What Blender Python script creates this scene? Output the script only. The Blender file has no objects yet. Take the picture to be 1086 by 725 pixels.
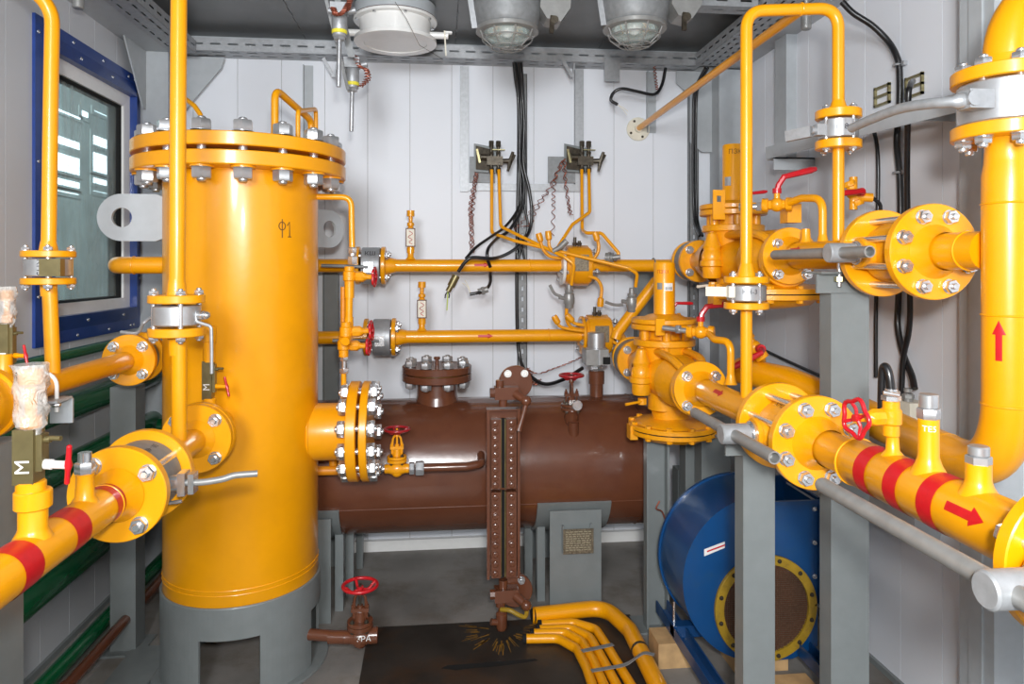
import bpy, math, random
from mathutils import Vector as V, Matrix, Quaternion
random.seed(7)
PI = math.pi
SC = bpy.context.scene
COL = SC.collection
# ---------------------------------------------------------------- camera
YAW = math.radians(5.94)
CA, SA = math.cos(YAW), math.sin(YAW)
FPX, HX, HY, EYE = 750.0, 543.0, 283.0, 1.35
cam_d = bpy.data.cameras.new('camera'); cam = bpy.data.objects.new('camera', cam_d); COL.objects.link(cam)
cam.location = (0, 0, EYE); cam.rotation_euler = (PI / 2, 0, -YAW)
cam_d.sensor_width = 36; cam_d.lens = 36 * FPX / 1086
cam_d.shift_y = -(362.5 - HY) / 1086
cam_d.clip_start = 0.05; cam_d.clip_end = 100
SC.camera = cam
# ---------------------------------------------------------------- world, lights, exposure
w = bpy.data.worlds.new('world'); SC.world = w; w.use_nodes = True
bg = w.node_tree.nodes['Background']; bg.inputs[0].default_value = (0.80, 0.88, 1.0, 1); bg.inputs[1].default_value = 0.20
def area(name, loc, target, size, power, col):
    d = bpy.data.lights.new(name, 'AREA'); d.shape = 'DISK'; d.size = size; d.energy = power; d.color = col
    o = bpy.data.objects.new(name, d); COL.objects.link(o); o.location = loc
    o.rotation_euler = (V(target) - V(loc)).to_track_quat('-Z', 'Y').to_euler(); return o
area('camera_flash', (0.05, -0.16, 1.53), (0.1, 2.9, 1.50), 0.12, 36, (1.0, 0.985, 0.96))
area('rear_fill', (-0.45, -1.45, 2.05), (0.5, 2.8, 2.0), 0.8, 100, (0.93, 0.96, 1.0))  # added fill light behind the camera, softens the flash falloff
area('hall_daylight', (-4.5, 9, 7.5), (-8.2, 10, 3), 4.0, 1500, (0.9, 0.97, 1.0))
SC.view_settings.view_transform = 'Standard'; SC.view_settings.look = 'None'
SC.view_settings.gamma = 1; SC.view_settings.use_curve_mapping = False
SC.view_settings.exposure = -0.05
# ---------------------------------------------------------------- rays through the photograph to real planes
def ray(px, py):
    u = (px - HX) / FPX; v = (HY - py) / FPX
    return V((SA + u * CA, CA - u * SA, v))
def atY(px, py, Y):
    d = ray(px, py); return V((0, 0, EYE)) + d * (Y / d.y)
def atX(px, py, X):
    d = ray(px, py); return V((0, 0, EYE)) + d * (X / d.x)
def atZ(px, py, Z):
    d = ray(px, py); return V((0, 0, EYE)) + d * ((Z - EYE) / d.z)
# ---------------------------------------------------------------- materials
def mat(name, col, rough=0.4, metal=0.0, var=0.06, scale=30, bump=0.0, bscale=200, coat=0.0, emit=None, spec=0.5, dirt=None):
    m = bpy.data.materials.new(name); m.use_nodes = True
    nt = m.node_tree; b = nt.nodes['Principled BSDF']
    b.inputs['Roughness'].default_value = rough; b.inputs['Metallic'].default_value = metal
    b.inputs['Specular IOR Level'].default_value = spec
    b.inputs['Coat Weight'].default_value = coat; b.inputs['Coat Roughness'].default_value = 0.08
    tc = nt.nodes.new('ShaderNodeTexCoord'); nz = nt.nodes.new('ShaderNodeTexNoise')
    nz.inputs['Scale'].default_value = scale; nz.inputs['Detail'].default_value = 4
    nt.links.new(tc.outputs['Object'], nz.inputs['Vector'])
    rp = nt.nodes.new('ShaderNodeValToRGB'); rp.color_ramp.elements[0].position = 0.3; rp.color_ramp.elements[1].position = 0.7
    lo = tuple(max(0, c * (1 - var)) for c in col); hi = tuple(min(1, c * (1 + var)) for c in col)
    rp.color_ramp.elements[0].color = (*lo, 1); rp.color_ramp.elements[1].color = (*hi, 1)
    nt.links.new(nz.outputs['Fac'], rp.inputs[0])
    out = rp.outputs[0]
    if dirt:
        dcol, amt, dsc = dirt
        n2 = nt.nodes.new('ShaderNodeTexNoise'); n2.inputs['Scale'].default_value = dsc; n2.inputs['Detail'].default_value = 6; n2.inputs['Roughness'].default_value = 0.65
        nt.links.new(tc.outputs['Object'], n2.inputs['Vector'])
        r2 = nt.nodes.new('ShaderNodeValToRGB'); r2.color_ramp.elements[0].position = 0.5; r2.color_ramp.elements[1].position = 0.72
        r2.color_ramp.elements[0].color = (0, 0, 0, 1); r2.color_ramp.elements[1].color = (amt, amt, amt, 1)
        nt.links.new(n2.outputs['Fac'], r2.inputs[0])
        mx = nt.nodes.new('ShaderNodeMixRGB'); mx.inputs[2].default_value = (*dcol, 1)
        nt.links.new(r2.outputs[0], mx.inputs[0]); nt.links.new(out, mx.inputs[1]); out = mx.outputs[0]
    nt.links.new(out, b.inputs['Base Color'])
    if bump:
        n3 = nt.nodes.new('ShaderNodeTexNoise'); n3.inputs['Scale'].default_value = bscale; n3.inputs['Detail'].default_value = 3
        nt.links.new(tc.outputs['Object'], n3.inputs['Vector'])
        bp = nt.nodes.new('ShaderNodeBump'); bp.inputs['Strength'].default_value = bump; bp.inputs['Distance'].default_value = 0.002
        nt.links.new(n3.outputs['Fac'], bp.inputs['Height']); nt.links.new(bp.outputs[0], b.inputs['Normal'])
    if emit:
        b.inputs['Emission Color'].default_value = (*col, 1); b.inputs['Emission Strength'].default_value = emit
    return m
M = {}
M['yellow'] = mat('yellow_paint', (0.88, 0.365, 0.0015), 0.32, var=0.025, scale=14, bump=0.10, bscale=45, coat=0.22, dirt=((0.72, 0.27, 0.006), 0.18, 9))
M['yellow_dark'] = mat('worn_yellow_paint', (0.74, 0.27, 0.008), 0.4, var=0.12, scale=30, bump=0.3, bscale=80, coat=0.2, dirt=((0.22, 0.07, 0.01), 0.5, 30))
M['cast_yellow'] = mat('cast_yellow_paint', (0.84, 0.345, 0.003), 0.36, var=0.10, scale=40, bump=0.5, bscale=130, coat=0.25, dirt=((0.45, 0.14, 0.004), 0.35, 40))
M['mustard'] = mat('mustard_ring_paint', (0.34, 0.21, 0.012), 0.5, var=0.12, bump=0.3, dirt=((0.12, 0.07, 0.02), 0.6, 40))
M['cream_pipe'] = mat('pale_ochre_paint', (0.72, 0.46, 0.16), 0.4, var=0.05)
M['cream'] = mat('cream_plate', (0.74, 0.70, 0.58), 0.5)
M['red'] = mat('red_paint', (0.52, 0.008, 0.016), 0.33, var=0.08, coat=0.3)
M['red_tape'] = mat('red_tape', (0.55, 0.006, 0.012), 0.4, var=0.08, scale=60, coat=0.1)
M['dark_red'] = mat('dark_red_paint', (0.34, 0.012, 0.018), 0.3, coat=0.3)
M['brown'] = mat('red_brown_enamel', (0.135, 0.046, 0.022), 0.27, var=0.08, scale=10, bump=0.25, bscale=28, coat=0.45, dirt=((0.10, 0.03, 0.018), 0.4, 14))
M['grey'] = mat('grey_frame_paint', (0.190, 0.210, 0.210), 0.42, var=0.05, scale=20, bump=0.12, bscale=60, coat=0.12)
M['grey_light'] = mat('light_grey_paint', (0.43, 0.46, 0.48), 0.45, var=0.04, coat=0.1)
M['grey_dark'] = mat('dark_grey_ceiling_paint', (0.135, 0.142, 0.145), 0.38, var=0.12, scale=5, bump=0.1, bscale=20, coat=0.1)
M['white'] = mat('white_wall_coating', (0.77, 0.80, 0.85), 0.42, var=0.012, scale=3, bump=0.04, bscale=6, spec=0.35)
M['white_left'] = mat('dimmed_white_wall_coating', (0.58, 0.60, 0.63), 0.34, var=0.02, scale=3, bump=0.04, bscale=6)  # white coating darkened: the left wall's dimmer light is put into its colour
M['joint'] = mat('grey_joint', (0.38, 0.38, 0.38), 0.7)
M['white_paint'] = mat('white_gloss_paint', (0.82, 0.82, 0.80), 0.25, var=0.02, coat=0.3)
M['galv'] = mat('galvanised_steel', (0.40, 0.415, 0.43), 0.48, 0.45, var=0.10, scale=60, bump=0.1)
M['galv_dull'] = mat('dull_galvanised_steel', (0.24, 0.25, 0.255), 0.55, 0.25, var=0.12, scale=50, bump=0.1)
M['zinc'] = mat('bright_zinc_plate', (0.68, 0.69, 0.70), 0.25, 0.85, var=0.10, scale=90)
M['steel'] = mat('machined_steel', (0.50, 0.51, 0.52), 0.34, 0.7, var=0.08, scale=50)
M['tube_steel'] = mat('grey_tube_steel', (0.30, 0.30, 0.29), 0.42, 0.35, var=0.10, scale=40, coat=0.05)
M['dark_steel'] = mat('tarnished_steel', (0.075, 0.062, 0.045), 0.4, 0.6, var=0.35, scale=60)
M['brass'] = mat('yellow_passivated_steel', (0.34, 0.30, 0.16), 0.35, 0.8, var=0.25, scale=50)
M['olive'] = mat('bronze_passivated_block', (0.20, 0.165, 0.075), 0.38, 0.6, var=0.15, scale=30)
M['copper'] = mat('copper_wire', (0.30, 0.085, 0.050), 0.4, 0.6, var=0.25, scale=70)
M['rubber'] = mat('black_cable_rubber', (0.008, 0.008, 0.009), 0.32, var=0.2, coat=0.2)
M['black'] = mat('black_gap', (0.006, 0.006, 0.006), 0.9)
M['blue'] = mat('blue_window_paint', (0.010, 0.045, 0.235), 0.38, var=0.08, coat=0.2)
M['fan_blue'] = mat('blue_fan_enamel', (0.002, 0.055, 0.185), 0.32, var=0.10, scale=8, bump=0.1, bscale=20, coat=0.3, dirt=((0.02, 0.06, 0.12), 0.4, 16))
M['deep_blue'] = mat('deep_blue_paint', (0.006, 0.050, 0.16), 0.35, coat=0.3)
M['green'] = mat('green_pipe_paint', (0.004, 0.105, 0.035), 0.25, var=0.08, coat=0.4)
M['wood'] = mat('raw_pine', (0.52, 0.33, 0.155), 0.7, var=0.2, scale=18, bump=0.3, bscale=60)
M['label'] = mat('printed_label', (0.80, 0.80, 0.78), 0.4)
M['ink'] = mat('marker_ink', (0.10, 0.035, 0.015), 0.7)
M['black_ink'] = mat('black_marker_ink', (0.02, 0.02, 0.03), 0.7)
M['chalk'] = mat('white_marker_paint', (0.85, 0.85, 0.82), 0.7)
M['yellow_seal'] = mat('yellow_plastic', (0.85, 0.75, 0.06), 0.4)
M['green_yellow'] = mat('green_yellow_wire', (0.50, 0.62, 0.12), 0.5)
M['plate_brass'] = mat('engraved_plate', (0.20, 0.17, 0.12), 0.4, 0.5, var=0.4, scale=160)
M['reflector'] = mat('lamp_reflector', (0.80, 0.84, 0.82), 0.10, 0.9, var=0.2, scale=25)
M['lit'] = mat('daylit_pane', (0.80, 0.90, 1.0), 0.5, emit=3.6)
M['hall'] = mat('hall_wall', (0.62, 0.70, 0.70), 0.8, var=0.15, scale=1.5)
M['dust'] = mat('dusty_concrete', (0.10, 0.095, 0.09), 0.85, var=0.2)
def mesh_mat():
    m = mat('brown_wire_mesh', (0.10, 0.07, 0.045), 0.5, 0.3, var=0.4, scale=120)
    return m
M['mesh'] = mesh_mat()
def concrete():
    m = mat('concrete_floor', (0.235, 0.222, 0.205), 0.75, var=0.30, scale=3.0, bump=0.5, bscale=45, dirt=((0.13, 0.10, 0.07), 0.7, 4.5)); return m
M['concrete'] = concrete()
def plate_mat():
    m = mat('oily_steel_plate', (0.046, 0.039, 0.033), 0.42, 0.3, var=0.35, scale=6, bump=0.2, bscale=30, dirt=((0.13, 0.055, 0.016), 0.6, 3.5)); return m
M['plate'] = plate_mat()
M['rust'] = mat('rust_brown_plate', (0.10, 0.032, 0.015), 0.5, 0.2, var=0.3, scale=12)
def window_glass():
    m = bpy.data.materials.new('filmed_window_glass'); m.use_nodes = True; nt = m.node_tree
    for n in list(nt.nodes): nt.nodes.remove(n)
    o = nt.nodes.new('ShaderNodeOutputMaterial'); tr = nt.nodes.new('ShaderNodeBsdfTransparent'); tr.inputs[0].default_value = (0.85, 0.93, 0.92, 1)
    gl = nt.nodes.new('ShaderNodeBsdfPrincipled'); gl.inputs['Base Color'].default_value = (0.60, 0.67, 0.66, 1); gl.inputs['Roughness'].default_value = 0.18
    tc = nt.nodes.new('ShaderNodeTexCoord'); mp = nt.nodes.new('ShaderNodeMapping'); mp.inputs['Scale'].default_value = (6, 9, 1.4)
    nz = nt.nodes.new('ShaderNodeTexNoise'); nz.inputs['Scale'].default_value = 1.6; nz.inputs['Detail'].default_value = 5; nz.inputs['Distortion'].default_value = 1.5
    rp = nt.nodes.new('ShaderNodeValToRGB'); rp.color_ramp.elements[0].position = 0.3; rp.color_ramp.elements[1].position = 0.75
    rp.color_ramp.elements[0].color = (0.14, 0.14, 0.14, 1); rp.color_ramp.elements[1].color = (0.45, 0.45, 0.45, 1)
    mx = nt.nodes.new('ShaderNodeMixShader')
    nt.links.new(tc.outputs['Object'], mp.inputs[0]); nt.links.new(mp.outputs[0], nz.inputs['Vector']); nt.links.new(nz.outputs['Fac'], rp.inputs[0])
    nt.links.new(rp.outputs[0], mx.inputs[0]); nt.links.new(tr.outputs[0], mx.inputs[1]); nt.links.new(gl.outputs[0], mx.inputs[2]); nt.links.new(mx.outputs[0], o.inputs[0])
    return m
M['glass'] = window_glass()
def film():
    m = bpy.data.materials.new('crinkled_clear_film'); m.use_nodes = True; nt = m.node_tree
    b = nt.nodes['Principled BSDF']; b.inputs['Base Color'].default_value = (0.70, 0.68, 0.64, 1); b.inputs['Roughness'].default_value = 0.2
    b.inputs['Alpha'].default_value = 0.48; b.inputs['Coat Weight'].default_value = 0.6
    tc = nt.nodes.new('ShaderNodeTexCoord'); n = nt.nodes.new('ShaderNodeTexNoise'); n.inputs['Scale'].default_value = 38; n.inputs['Distortion'].default_value = 2
    bp = nt.nodes.new('ShaderNodeBump'); bp.inputs['Strength'].default_value = 0.9; bp.inputs['Distance'].default_value = 0.006
    nt.links.new(tc.outputs['Object'], n.inputs['Vector']); nt.links.new(n.outputs['Fac'], bp.inputs['Height']); nt.links.new(bp.outputs[0], b.inputs['Normal'])
    return m
M['film'] = film()
def lampglass():
    m = bpy.data.materials.new('lamp_glass'); m.use_nodes = True; b = m.node_tree.nodes['Principled BSDF']
    b.inputs['Base Color'].default_value = (0.75, 0.9, 0.85, 1); b.inputs['Roughness'].default_value = 0.03; b.inputs['Alpha'].default_value = 0.28; return m
M['lamp_glass'] = lampglass()
# ---------------------------------------------------------------- mesh builder
def basis(d):
    d = V(d).normalized(); a = V((0, 0, 1)) if abs(d.z) < 0.9 else V((1, 0, 0))
    x = a.cross(d).normalized(); y = d.cross(x).normalized(); return x, y, d
class MB:
    def __init__(s): s.v = []; s.f = []
    def add(s, vs, fs):
        n = len(s.v); s.v += [V(p) for p in vs]; s.f += [tuple(i + n for i in f) for f in fs]; return s
    def box(s, lo, hi):
        x0, y0, z0 = lo; x1, y1, z1 = hi
        return s.add([(x0,y0,z0),(x1,y0,z0),(x1,y1,z0),(x0,y1,z0),(x0,y0,z1),(x1,y0,z1),(x1,y1,z1),(x0,y1,z1)],
                     [(0,3,2,1),(4,5,6,7),(0,1,5,4),(1,2,6,5),(2,3,7,6),(3,0,4,7)])
    def cbox(s, c, sz): c = V(c); h = V(sz) / 2; return s.box(c - h, c + h)
    def obox(s, p0, p1, wd, th, up=(0, 0, 1)):      # a bar from p0 to p1
        p0 = V(p0); p1 = V(p1); d = (p1 - p0).normalized(); u = V(up); sd = d.cross(u).normalized(); u = sd.cross(d).normalized()
        a = sd * wd / 2; b = u * th / 2
        return s.add([p0-a-b, p0+a-b, p0+a+b, p0-a+b, p1-a-b, p1+a-b, p1+a+b, p1-a+b],
                     [(0,3,2,1),(4,5,6,7),(0,1,5,4),(1,2,6,5),(2,3,7,6),(3,0,4,7)])
    def lathe(s, prof, o, d, seg=32, close=True, ph=0.0, wav=0):
        x, y, z = basis(d); o = V(o); n = len(prof); vs = []
        for k in range(seg):
            a = 2 * PI * k / seg + ph; c, q = math.cos(a), math.sin(a)
            for (r, h) in prof: vs.append(o + z * h + (x * c + y * q) * r)
        fs = []
        for k in range(seg):
            k2 = (k + 1) % seg
            for i in range(n - 1): fs.append((k*n+i, k2*n+i, k2*n+i+1, k*n+i+1))
        if close:
            if prof[0][0] > 1e-6: fs.append(tuple(k*n for k in range(seg))[::-1])
            if prof[-1][0] > 1e-6: fs.append(tuple(k*n+n-1 for k in range(seg)))
        return s.add(vs, fs)
    def cyl(s, p0, p1, r0, r1=None, seg=24, ph=0.0):
        p0 = V(p0); p1 = V(p1); return s.lathe([(r0, 0), (r0 if r1 is None else r1, (p1 - p0).length)], p0, p1 - p0, seg, ph=ph)
    def bcyl(s, p0, p1, r, b=0.002, seg=32):        # cylinder with bevelled rims
        p0 = V(p0); p1 = V(p1); L = (p1 - p0).length
        return s.lathe([(r-b, 0), (r, b), (r, L-b), (r-b, L)], p0, p1 - p0, seg)
    def ring(s, p0, p1, ro, ri, seg=32, b=0.0015):
        p0 = V(p0); p1 = V(p1); L = (p1 - p0).length
        return s.lathe([(ri, 0), (ro-b, 0), (ro, b), (ro, L-b), (ro-b, L), (ri, L), (ri, 0)], p0, p1 - p0, seg, close=False)
    def sphere(s, c, r, seg=20, sc=(1, 1, 1), d=(0, 0, 1)):
        n = seg // 2; pr = [(max(1e-7, r*math.sin(PI*i/n)), -r*math.cos(PI*i/n)) for i in range(n+1)]
        m = len(s.v); s.lathe(pr, (0, 0, 0), d, seg, close=False)
        for i in range(m, len(s.v)): s.v[i] = V((s.v[i].x*sc[0], s.v[i].y*sc[1], s.v[i].z*sc[2])) + V(c)
        return s
    def tube(s, pts, r, seg=12, cap=True, closed=False):
        pts = [V(p) for p in pts]; n = len(pts); vs = []; fs = []
        rr = r if isinstance(r, (list, tuple)) else [r] * n
        def tg(i):
            if closed: return (pts[(i+1) % n] - pts[i-1]).normalized()
            if i == 0: return (pts[1] - pts[0]).normalized()
            if i == n-1: return (pts[-1] - pts[-2]).normalized()
            return ((pts[i+1] - pts[i]).normalized() + (pts[i] - pts[i-1]).normalized()).normalized()
        t = tg(0); x, y, _ = basis(t)
        for i in range(n):
            t2 = tg(i); q = t.rotation_difference(t2); x = q @ x; x = (x - t2 * x.dot(t2)).normalized(); y = t2.cross(x); t = t2
            for k in range(seg):
                a = 2*PI*k/seg; vs.append(pts[i] + (x*math.cos(a) + y*math.sin(a)) * rr[i])
        for i in range(n if closed else n-1):
            j = (i+1) % n
            for k in range(seg): k2 = (k+1) % seg; fs.append((i*seg+k, i*seg+k2, j*seg+k2, j*seg+k))
        if cap and not closed: fs.append(tuple(range(seg))[::-1]); fs.append(tuple((n-1)*seg+k for k in range(seg)))
        return s.add(vs, fs)
    def torus(s, c, d, R, r, seg=32, sub=10, wave=0, lobes=5):
        x, y, z = basis(d); c = V(c)
        pts = [c + (x*math.cos(a) + y*math.sin(a)) * (R + wave*math.cos(lobes*a)) for a in [2*PI*k/seg for k in range(seg)]]
        return s.tube(pts, r, sub, closed=True)
    def prism(s, poly, o, ux, uy, th, hole=None):   # extrude a 2-D outline; th along ux x uy, hole = list of points like poly (same count)
        o = V(o); ux = V(ux).normalized(); uy = V(uy).normalized(); n = ux.cross(uy).normalized() * th; k = len(poly)
        a = [o + ux*p[0] + uy*p[1] for p in poly]
        if not hole:
            return s.add(a + [p + n for p in a], [tuple(range(k))[::-1], tuple(range(k, 2*k))] + [(i, (i+1) % k, (i+1) % k + k, i+k) for i in range(k)])
        h = [o + ux*p[0] + uy*p[1] for p in hole]
        vs = a + h + [p+n for p in a] + [p+n for p in h]; fs = []
        for i in range(k):
            j = (i+1) % k
            fs += [(i, i+k, j+k, j), (i+2*k, j+2*k, j+3*k, i+3*k), (i, j, j+2*k, i+2*k), (i+k, i+3*k, j+3*k, j+k)]
        return s.add(vs, fs)
def make_mesh(name, mb, base, m, smooth=True):
    me = bpy.data.meshes.new(name); b = V(base)
    me.from_pydata([tuple(v - b) for v in mb.v], [], mb.f); me.update()
    me.materials.append(M[m])
    if smooth:
        me.shade_smooth(); me.set_sharp_from_angle(angle=math.radians(38))
    return me
ROOT = {}
def base_of(o):
    while o.parent: o = o.parent
    return o.location
def thing(name, label, cat, loc, group=None):
    o = bpy.data.objects.new(name, None); COL.objects.link(o); o.location = loc; o.empty_display_size = 0.05
    o['label'] = label; o['category'] = cat
    if group: o['group'] = group
    return o
def part(parent, name, mb, m, label=None, smooth=True, kind=None):
    me = make_mesh(name, mb, base_of(parent), m, smooth)
    o = bpy.data.objects.new(name, me); COL.objects.link(o); o.parent = parent
    if label: o['label'] = label
    if kind: o['kind'] = kind
    return o
def solo(name, label, cat, mb, m, group=None, smooth=True, kind=None):
    c = sum(mb.v, V()) / len(mb.v); c.z = min(v.z for v in mb.v)
    o = bpy.data.objects.new(name, make_mesh(name, mb, c, m, smooth)); COL.objects.link(o); o.location = c
    o['label'] = label; o['category'] = cat
    if group: o['group'] = group
    if kind: o['kind'] = kind
    return o
def struct(name, mb=None, m=None, loc=(0, 0, 0), label=None, smooth=False):
    o = bpy.data.objects.new(name, make_mesh(name, mb, loc, m, smooth) if mb else None); COL.objects.link(o); o.location = loc
    o['kind'] = 'structure'
    if label: o['label'] = label
    return o
CACHE = {}
def inst(parent, name, key, fn, m, loc, d=(0, 0, 1), label=None, spin=0.0):
    k = (key, m)
    if k not in CACHE:
        CACHE[k] = make_mesh(name, fn(), (0, 0, 0), m)
    o = bpy.data.objects.new(name, CACHE[k]); COL.objects.link(o); o.parent = parent
    o.location = V(loc) - V(base_of(parent)); q = V((0, 0, 1)).rotation_difference(V(d).normalized())
    if spin: q = q @ Quaternion((0, 0, 1), spin)
    o.rotation_euler = q.to_euler()
    if label: o['label'] = label
    return o
def bolt_mb(L, r, nh, af, end):
    b = MB(); b.lathe([(r*0.75, -end), (r, -end + r*0.3), (r, L+end-r*0.3), (r*0.75, L+end)], (0,0,0), (0,0,1), 12)
    for z0 in (-nh, L):
        b.lathe([(af*0.92, z0), (af, z0+nh*0.12), (af, z0+nh*0.88), (af*0.92, z0+nh)], (0,0,0), (0,0,1), 6)
    b.lathe([(af*1.05, -0.0015), (af*1.05, 0)], (0,0,0), (0,0,1), 16); b.lathe([(af*1.05, L), (af*1.05, L+0.0015)], (0,0,0), (0,0,1), 16)
    return b
def bolt(parent, p0, p1, r, nh=None, af=None, end=None, m='zinc', spin=0.3):
    p0 = V(p0); p1 = V(p1); L = (p1-p0).length; nh = nh or r*1.7; af = af or r*1.9; end = end or nh + r*0.9
    return inst(parent, 'bolt', ('bolt', round(L, 4), r, nh, af, end), lambda: bolt_mb(L, r, nh, af, end), m, p0, p1-p0, spin=spin)
def bolt_circle(parent, c0, c1, R, n, r, ph=0.0, **k):
    c0 = V(c0); c1 = V(c1); x, y, z = basis(c1-c0)
    for i in range(n):
        a = ph + 2*PI*i/n; o = (x*math.cos(a) + y*math.sin(a)) * R
        bolt(parent, c0+o, c1+o, r, **k)
def fil(pts, rad, n=7):
    pts = [V(p) for p in pts]; out = [pts[0]]
    for i in range(1, len(pts)-1):
        a, b, c = pts[i-1], pts[i], pts[i+1]; r = rad[i-1] if isinstance(rad, (list, tuple)) else rad
        u = (a-b); w_ = (c-b); r1 = min(r, u.length*0.49, w_.length*0.49) if r > 0 else 0
        if r1 <= 0: out.append(b); continue
        ang = u.angle(w_); t = min(r1 / max(1e-6, math.tan(ang/2)) , u.length*0.49, w_.length*0.49)
        p = b + u.normalized()*t; q = b + w_.normalized()*t
        for k in range(n+1):
            s = k/n; out.append(p*(1-s)*(1-s) + b*2*s*(1-s) + q*s*s)
    out.append(pts[-1]); return out
def smooth_path(pts, n=6):
    pts = [V(p) for p in pts]; P = [pts[0]*2-pts[1]] + pts + [pts[-1]*2-pts[-2]]; out = []
    for i in range(1, len(P)-2):
        p0, p1, p2, p3 = P[i-1], P[i], P[i+1], P[i+2]
        for k in range(n):
            t = k/n; out.append(0.5*((2*p1) + (p2-p0)*t + (2*p0-5*p1+4*p2-p3)*t*t + (3*p1-p0-3*p2+p3)*t**3))
    out.append(pts[-1]); return out
def text_mb(s, size):
    c = bpy.data.curves.new('t', 'FONT'); c.body = s; c.size = size; c.align_x = 'CENTER'; c.align_y = 'CENTER'; c.resolution_u = 2
    o = bpy.data.objects.new('t', c); COL.objects.link(o); dg = bpy.context.evaluated_depsgraph_get(); dg.update()
    me = bpy.data.meshes.new_from_object(o.evaluated_get(dg))
    r = ([v.co.copy() for v in me.vertices], [tuple(p.vertices) for p in me.polygons])
    bpy.data.objects.remove(o); bpy.data.curves.remove(c); bpy.data.meshes.remove(me); return r
def text_flat(parent, s, size, o, ux, uy, m, name='lettering'):
    vs, fs = text_mb(s, size); ux = V(ux).normalized(); uy = V(uy).normalized(); b = MB(); b.add([V(o) + ux*v.x + uy*v.y for v in vs], fs)
    return part(parent, name, b, m, smooth=False)
def wrap(vs, o, axis, R, up, off=0.0006):           # x runs round the cylinder, y along the axis; up = direction at x = 0
    ax = V(axis).normalized(); u = (V(up) - ax*V(up).dot(ax)).normalized(); w_ = ax.cross(u)
    return [V(o) + ax*v[1] + (u*math.cos(v[0]/R) + w_*math.sin(v[0]/R))*(R+off) for v in vs]
def text_wrap(parent, s, size, o, axis, R, up, m, turn=0.0, name='lettering'):
    vs, fs = text_mb(s, size); c, q = math.cos(turn), math.sin(turn); b = MB()
    b.add(wrap([(v.x*c-v.y*q, v.x*q+v.y*c) for v in vs], o, axis, R, up), fs); return part(parent, name, b, m, smooth=False)
M['worn_edge'] = mat('worn_edge_paint', (0.15, 0.10, 0.025), 0.5, var=0.3)
M['splash'] = mat('yellow_overspray', (0.30, 0.15, 0.018), 0.5, var=0.4)
def strokes_wrap(parent, lines, o, axis, R, up, r, m, name='lettering'):    # handwriting: polylines laid on a cylinder
    b = MB()
    for L in lines: b.tube(wrap([(x, y) for x, y in L], o, axis, R, up, r*0.3), r, 5)
    return part(parent, name, b, m)
def arrow_wrap(parent, o, axis, R, up, L, wd, name='flow_arrow'):   # red arrow lying along the axis on a pipe
    b = MB(); n = 8
    def strip(y0, y1, h0, h1, k=1):
        g = []
        for i in range(n+1):
            s = -1 + 2*i/n; g.append([(s*h0, y0), (s*h1, y1)])
        vs = [p for r in g for p in r]; b.add(wrap(vs, o, axis, R, up, 0.001), [(2*i, 2*i+1, 2*i+3, 2*i+2) for i in range(n)])
    strip(-L/2, L*0.15, wd*0.24, wd*0.24); strip(L*0.15, L/2, wd*0.5, 0.0002)
    return part(parent, name, b, 'red_tape', 'red flow arrow', smooth=False)
# ================================================================ THE SETTING
XL, XR, YB, ZC, YF = -1.33, 1.48, 3.43, 2.42, -1.5
struct('floor', MB().box((XL-0.1, YF, -0.06), (XR+0.1, YB+0.1, 0)), 'concrete')
ce = struct('ceiling', MB().box((XL-0.1, YF, ZC+0.012), (XR+0.1, YB+0.1, ZC+0.06)), 'grey_dark')
xs = [XL, -0.62, 0.08, 0.78, XR]
for i in range(4):
    part(ce, 'sheet', MB().box((xs[i]+0.0015, YF, ZC), (xs[i+1]-0.0015, YB, ZC+0.012)), 'grey_dark')
for i in range(1, 4):
    b = MB(); r = random.Random(i); y = 0.6
    while y < YB-0.1:
        L = r.uniform(0.02, 0.05); b.tube([(xs[i], y, ZC), (xs[i]+0.002, y+L/2, ZC-0.003), (xs[i], y+L, ZC)], 0.003, 6); y += L + r.uniform(0.05, 0.09)
    part(ce, 'weld_stitches', b, 'grey_dark', kind='stuff')
def panels(parent, lo, hi, seam, step, fn, m):      # upright wall panels with recessed joints between them
    c = seam
    while c > lo: c -= step
    while c < hi:
        a, e = max(lo, c) + 0.0012, min(hi, c+step) - 0.0012
        if e - a > 0.01:
            for bx in fn(a, e): part(parent, 'panel', MB().box(*bx), m, smooth=False)
        c += step
wb = struct('wall_back', MB().box((XL-0.1, YB+0.004, 0), (XR+0.1, YB+0.09, ZC)), 'joint')
panels(wb, XL, XR, 0.064, 0.2, lambda a, e: [((a, YB, 0), (e, YB+0.006, ZC))], 'white')
WY0, WY1, WZ0, WZ1 = 2.554, 3.21, 1.178, 2.085
wl = struct('wall_left', MB().box((XL-0.09, YF, 0), (XL-0.004, YB, WZ0)).box((XL-0.09, YF, WZ1), (XL-0.004, YB, ZC))
            .box((XL-0.09, YF, WZ0), (XL-0.004, WY0, WZ1)).box((XL-0.09, WY1, WZ0), (XL-0.004, YB, WZ1)), 'joint')
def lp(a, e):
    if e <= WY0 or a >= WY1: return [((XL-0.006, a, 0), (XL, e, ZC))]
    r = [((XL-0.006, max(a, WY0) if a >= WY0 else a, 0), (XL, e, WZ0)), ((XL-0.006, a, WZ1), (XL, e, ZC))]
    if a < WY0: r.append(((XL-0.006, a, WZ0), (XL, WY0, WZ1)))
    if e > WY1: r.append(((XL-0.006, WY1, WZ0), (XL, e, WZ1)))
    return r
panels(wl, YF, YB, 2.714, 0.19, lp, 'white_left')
wr = struct('wall_right', MB().box((XR+0.004, YF, 0), (XR+0.09, YB, ZC)), 'joint')
panels(wr, YF, YB, 2.135, 0.19, lambda a, e: [((XR, a, 0), (XR+0.006, e, ZC))], 'white')
struct('baseboard_back', MB().box((XL+0.02, YB-0.028, 0.0), (XR-0.13, YB, 0.050)), 'white_paint')
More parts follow.
